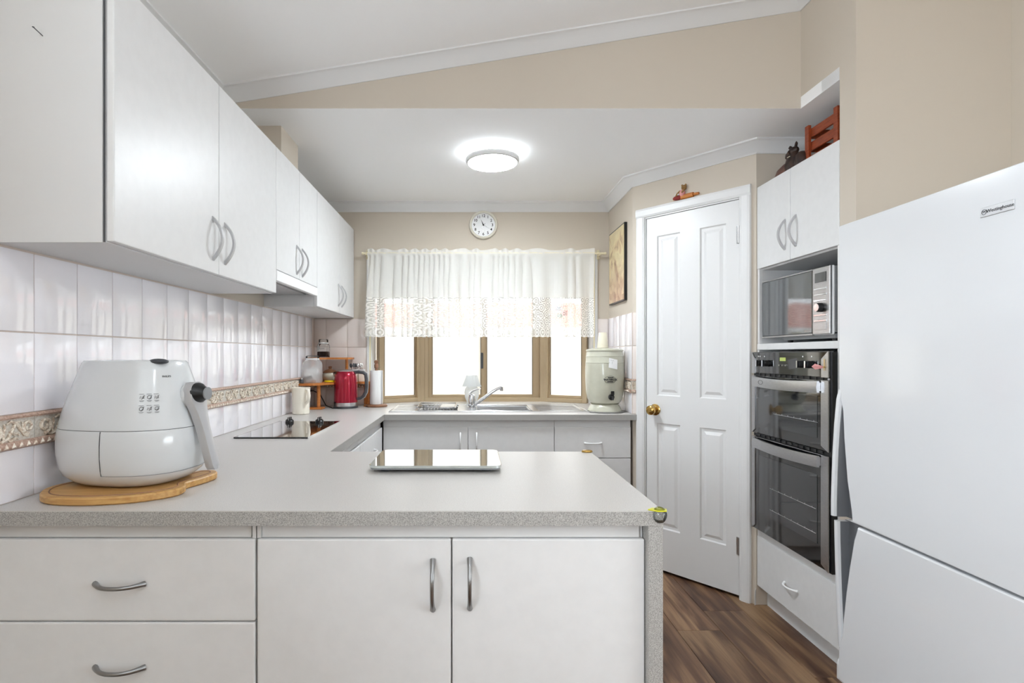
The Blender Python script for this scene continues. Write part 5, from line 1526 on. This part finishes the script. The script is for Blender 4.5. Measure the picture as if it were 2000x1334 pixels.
MB().tube([(xb - .008, -.018, zc_ + .046), (xb - .026, -.022, zc_ + .030), (xb - .032, -.022, zc_ + .020)], [.006, .006, .005], 8).tube([(xb + .012, -.018, zc_ + .046), (xb + .004, -.026, zc_ + .032)], [.006, .005], 8).build('arms', 'bear', rb_, 60)
MB().ball((xb - .028, -.012, zc_ + .013), .013, 12, 8, (2.2, .8, 1)).build('skirt', 'redcloth', rb_, 60)
MB().ball((xb - .026, -.020, zc_ + .030), .008, 12, 8, (1.6, .8, .8)).build('apron', 'paper', rb_, 60)

# --- crate and figurine on top of the tower
ct = thing('wooden_crate', 'reddish stained slatted wooden crate on top of the oven tower', 'crate', (1.64, 2.33, ZTT))
CX0, CX1, CY0, CY1, CZ0, CZ1 = 1.50, 1.78, 2.222, 2.440, ZTT + .0005, ZTT + .185
for x, y in ((CX0, CY0), (CX0, CY1 - .026), (CX1 - .014, CY0), (CX1 - .014, CY1 - .026)):
    MB().rbox(x, x + .014, y, y + .026, CZ0, CZ1, .0015, 1).build('post', 'cherry', ct)
for z in (CZ0 + .010, CZ0 + .070, CZ0 + .130):
    for x in (CX0 + .0142, CX1 - .0242):
        MB().rbox(x, x + .010, CY0 + .002, CY1 - .002, z, z + .040, .0015, 1).build('slat', 'cherry', ct)
    for y in (CY0 + .002, CY1 - .012):
        MB().rbox(CX0 + .025, CX1 - .025, y, y + .010, z, z + .040, .0015, 1).build('slat', 'cherry', ct)
MB().box(CX0 + .025, CX1 - .025, CY0 + .013, CY1 - .013, CZ0, CZ0 + .008).build('floor_board', 'cherry', ct)
for z in (CZ0 + .024, CZ0 + .158):
    MB().lathe([(.010, 0), (.010, -.006), (.007, -.008), (0, -.008)], CX0 + .035, CY0 + .002, 14, z, 'y').build('peg', 'papercup', ct, 40)
fg = thing('carved_figurine', 'dark brown carved animal figurine beside the wooden crate', 'figurine', (1.52, 2.54, ZTT))
FX, FY, FZ = 1.50, 2.545, ZTT + .0005
MB().loft([[(FX + dx * k * 1.0, FY + dy * k + s_, FZ + z * .82) for dx, dy in [(.045 * math.cos(2 * PI * i / 20), .085 * math.sin(2 * PI * i / 20)) for i in range(20)]] for k, z, s_ in ((1, 0, .02), (1.02, .02, .02), (.9, .05, .015), (.6, .072, .0), (.3, .080, -.01))]).build('body', 'furmid', fg, 60)
MB().loft([[(FX - .005 + dx * k, FY - .03 + dy * k + s_, FZ + z * .82) for dx, dy in [(.036 * math.cos(2 * PI * i / 16), .046 * math.sin(2 * PI * i / 16)) for i in range(16)]] for k, z, s_ in ((1.0, .01, 0), (1.0, .05, 0), (.85, .085, -.004), (.45, .105, -.008), (.40, .120, -.006))]).build('saddle', 'furbrown', fg, 60)
hd_ = MB().ball((FX - .002, FY - .030, FZ + 0.1082), .022, 16, 10, (.8, 1.15, .85))
hd_.tube([(FX - .004, FY - .010, FZ + 0.1066), (FX - .006, FY + .014, FZ + 0.0984), (FX - .006, FY + .026, FZ + 0.0918)], [.016, .012, .007], 10)
hd_.tube([(FX, FY - .036, FZ + 0.1189), (FX - .004, FY - .050, FZ + 0.1361), (FX - .002, FY - .046, FZ + 0.1443)], [.007, .006, .002], 8)
hd_.tube([(FX, FY - .014, FZ + 0.1189), (FX - .006, FY - .004, FZ + 0.1312), (FX - .002, FY + .004, FZ + 0.1410)], [.008, .008, .002], 8)
hd_.build('head', 'furbrown', fg, 60)
MB().tube([(FX - .018, FY - .055, FZ + 0.0574), (FX - .030, FY - .040, FZ + 0.0779), (FX - .026, FY - .015, FZ + 0.0804)], .002, 6).build('collar_cord', 'papercup', fg)
MB().loft([[(FX + dx * k, FY - .085 + dy * k, FZ + z * .82) for dx, dy in [(.028 * math.cos(2 * PI * i / 14), .030 * math.sin(2 * PI * i / 14)) for i in range(14)]] for k, z in ((1, .0), (1.05, .05), (.9, .085), (.5, .100))]).build('rump', 'furbrown', fg, 60)

# ================================================================== OUTSIDE THE WINDOW
struct(MB().box(-14, 14, 4.3, 24, -.2, -.1).build('ground_outside', 'ground'), 'pale paving outside the window')
nh = thing('neighbour_house', 'cream neighbouring house with terracotta roof beyond the window', 'house', (0, 8.5, -.1))
MB().box(-9, 9, 8.2, 8.4, -.1, 1.66).build('wall', 'creamwall', nh)
MB().box(-9.2, 9.2, 7.66, 7.76, 1.52, 1.64).build('gutter', 'trimwhite', nh)
for k in range(10):
    y = 7.7 + k * .30; z = 1.62 + k * .064
    row = []
    n = 150
    rings = []
    for i in range(n + 1):
        x = -9.2 + 18.4 * i / n
        w = .030 * math.sin(i * 2 * PI / 3)
        rings.append([(x, y, z + w), (x, y + .34, z + .085 + w), (x, y + .34, z + .045 + w), (x, y, z - .05 + w)])
    MB().loft(rings).build('roof_tile_row', 'roof', nh)
dp = MB().rbox(-.165, -.085, 4.42, 4.50, -.1, 2.4, .004, 1).build('downpipe', 'creamwall')
tag(dp, 'cream downpipe standing outside the sliding window', 'downpipe')
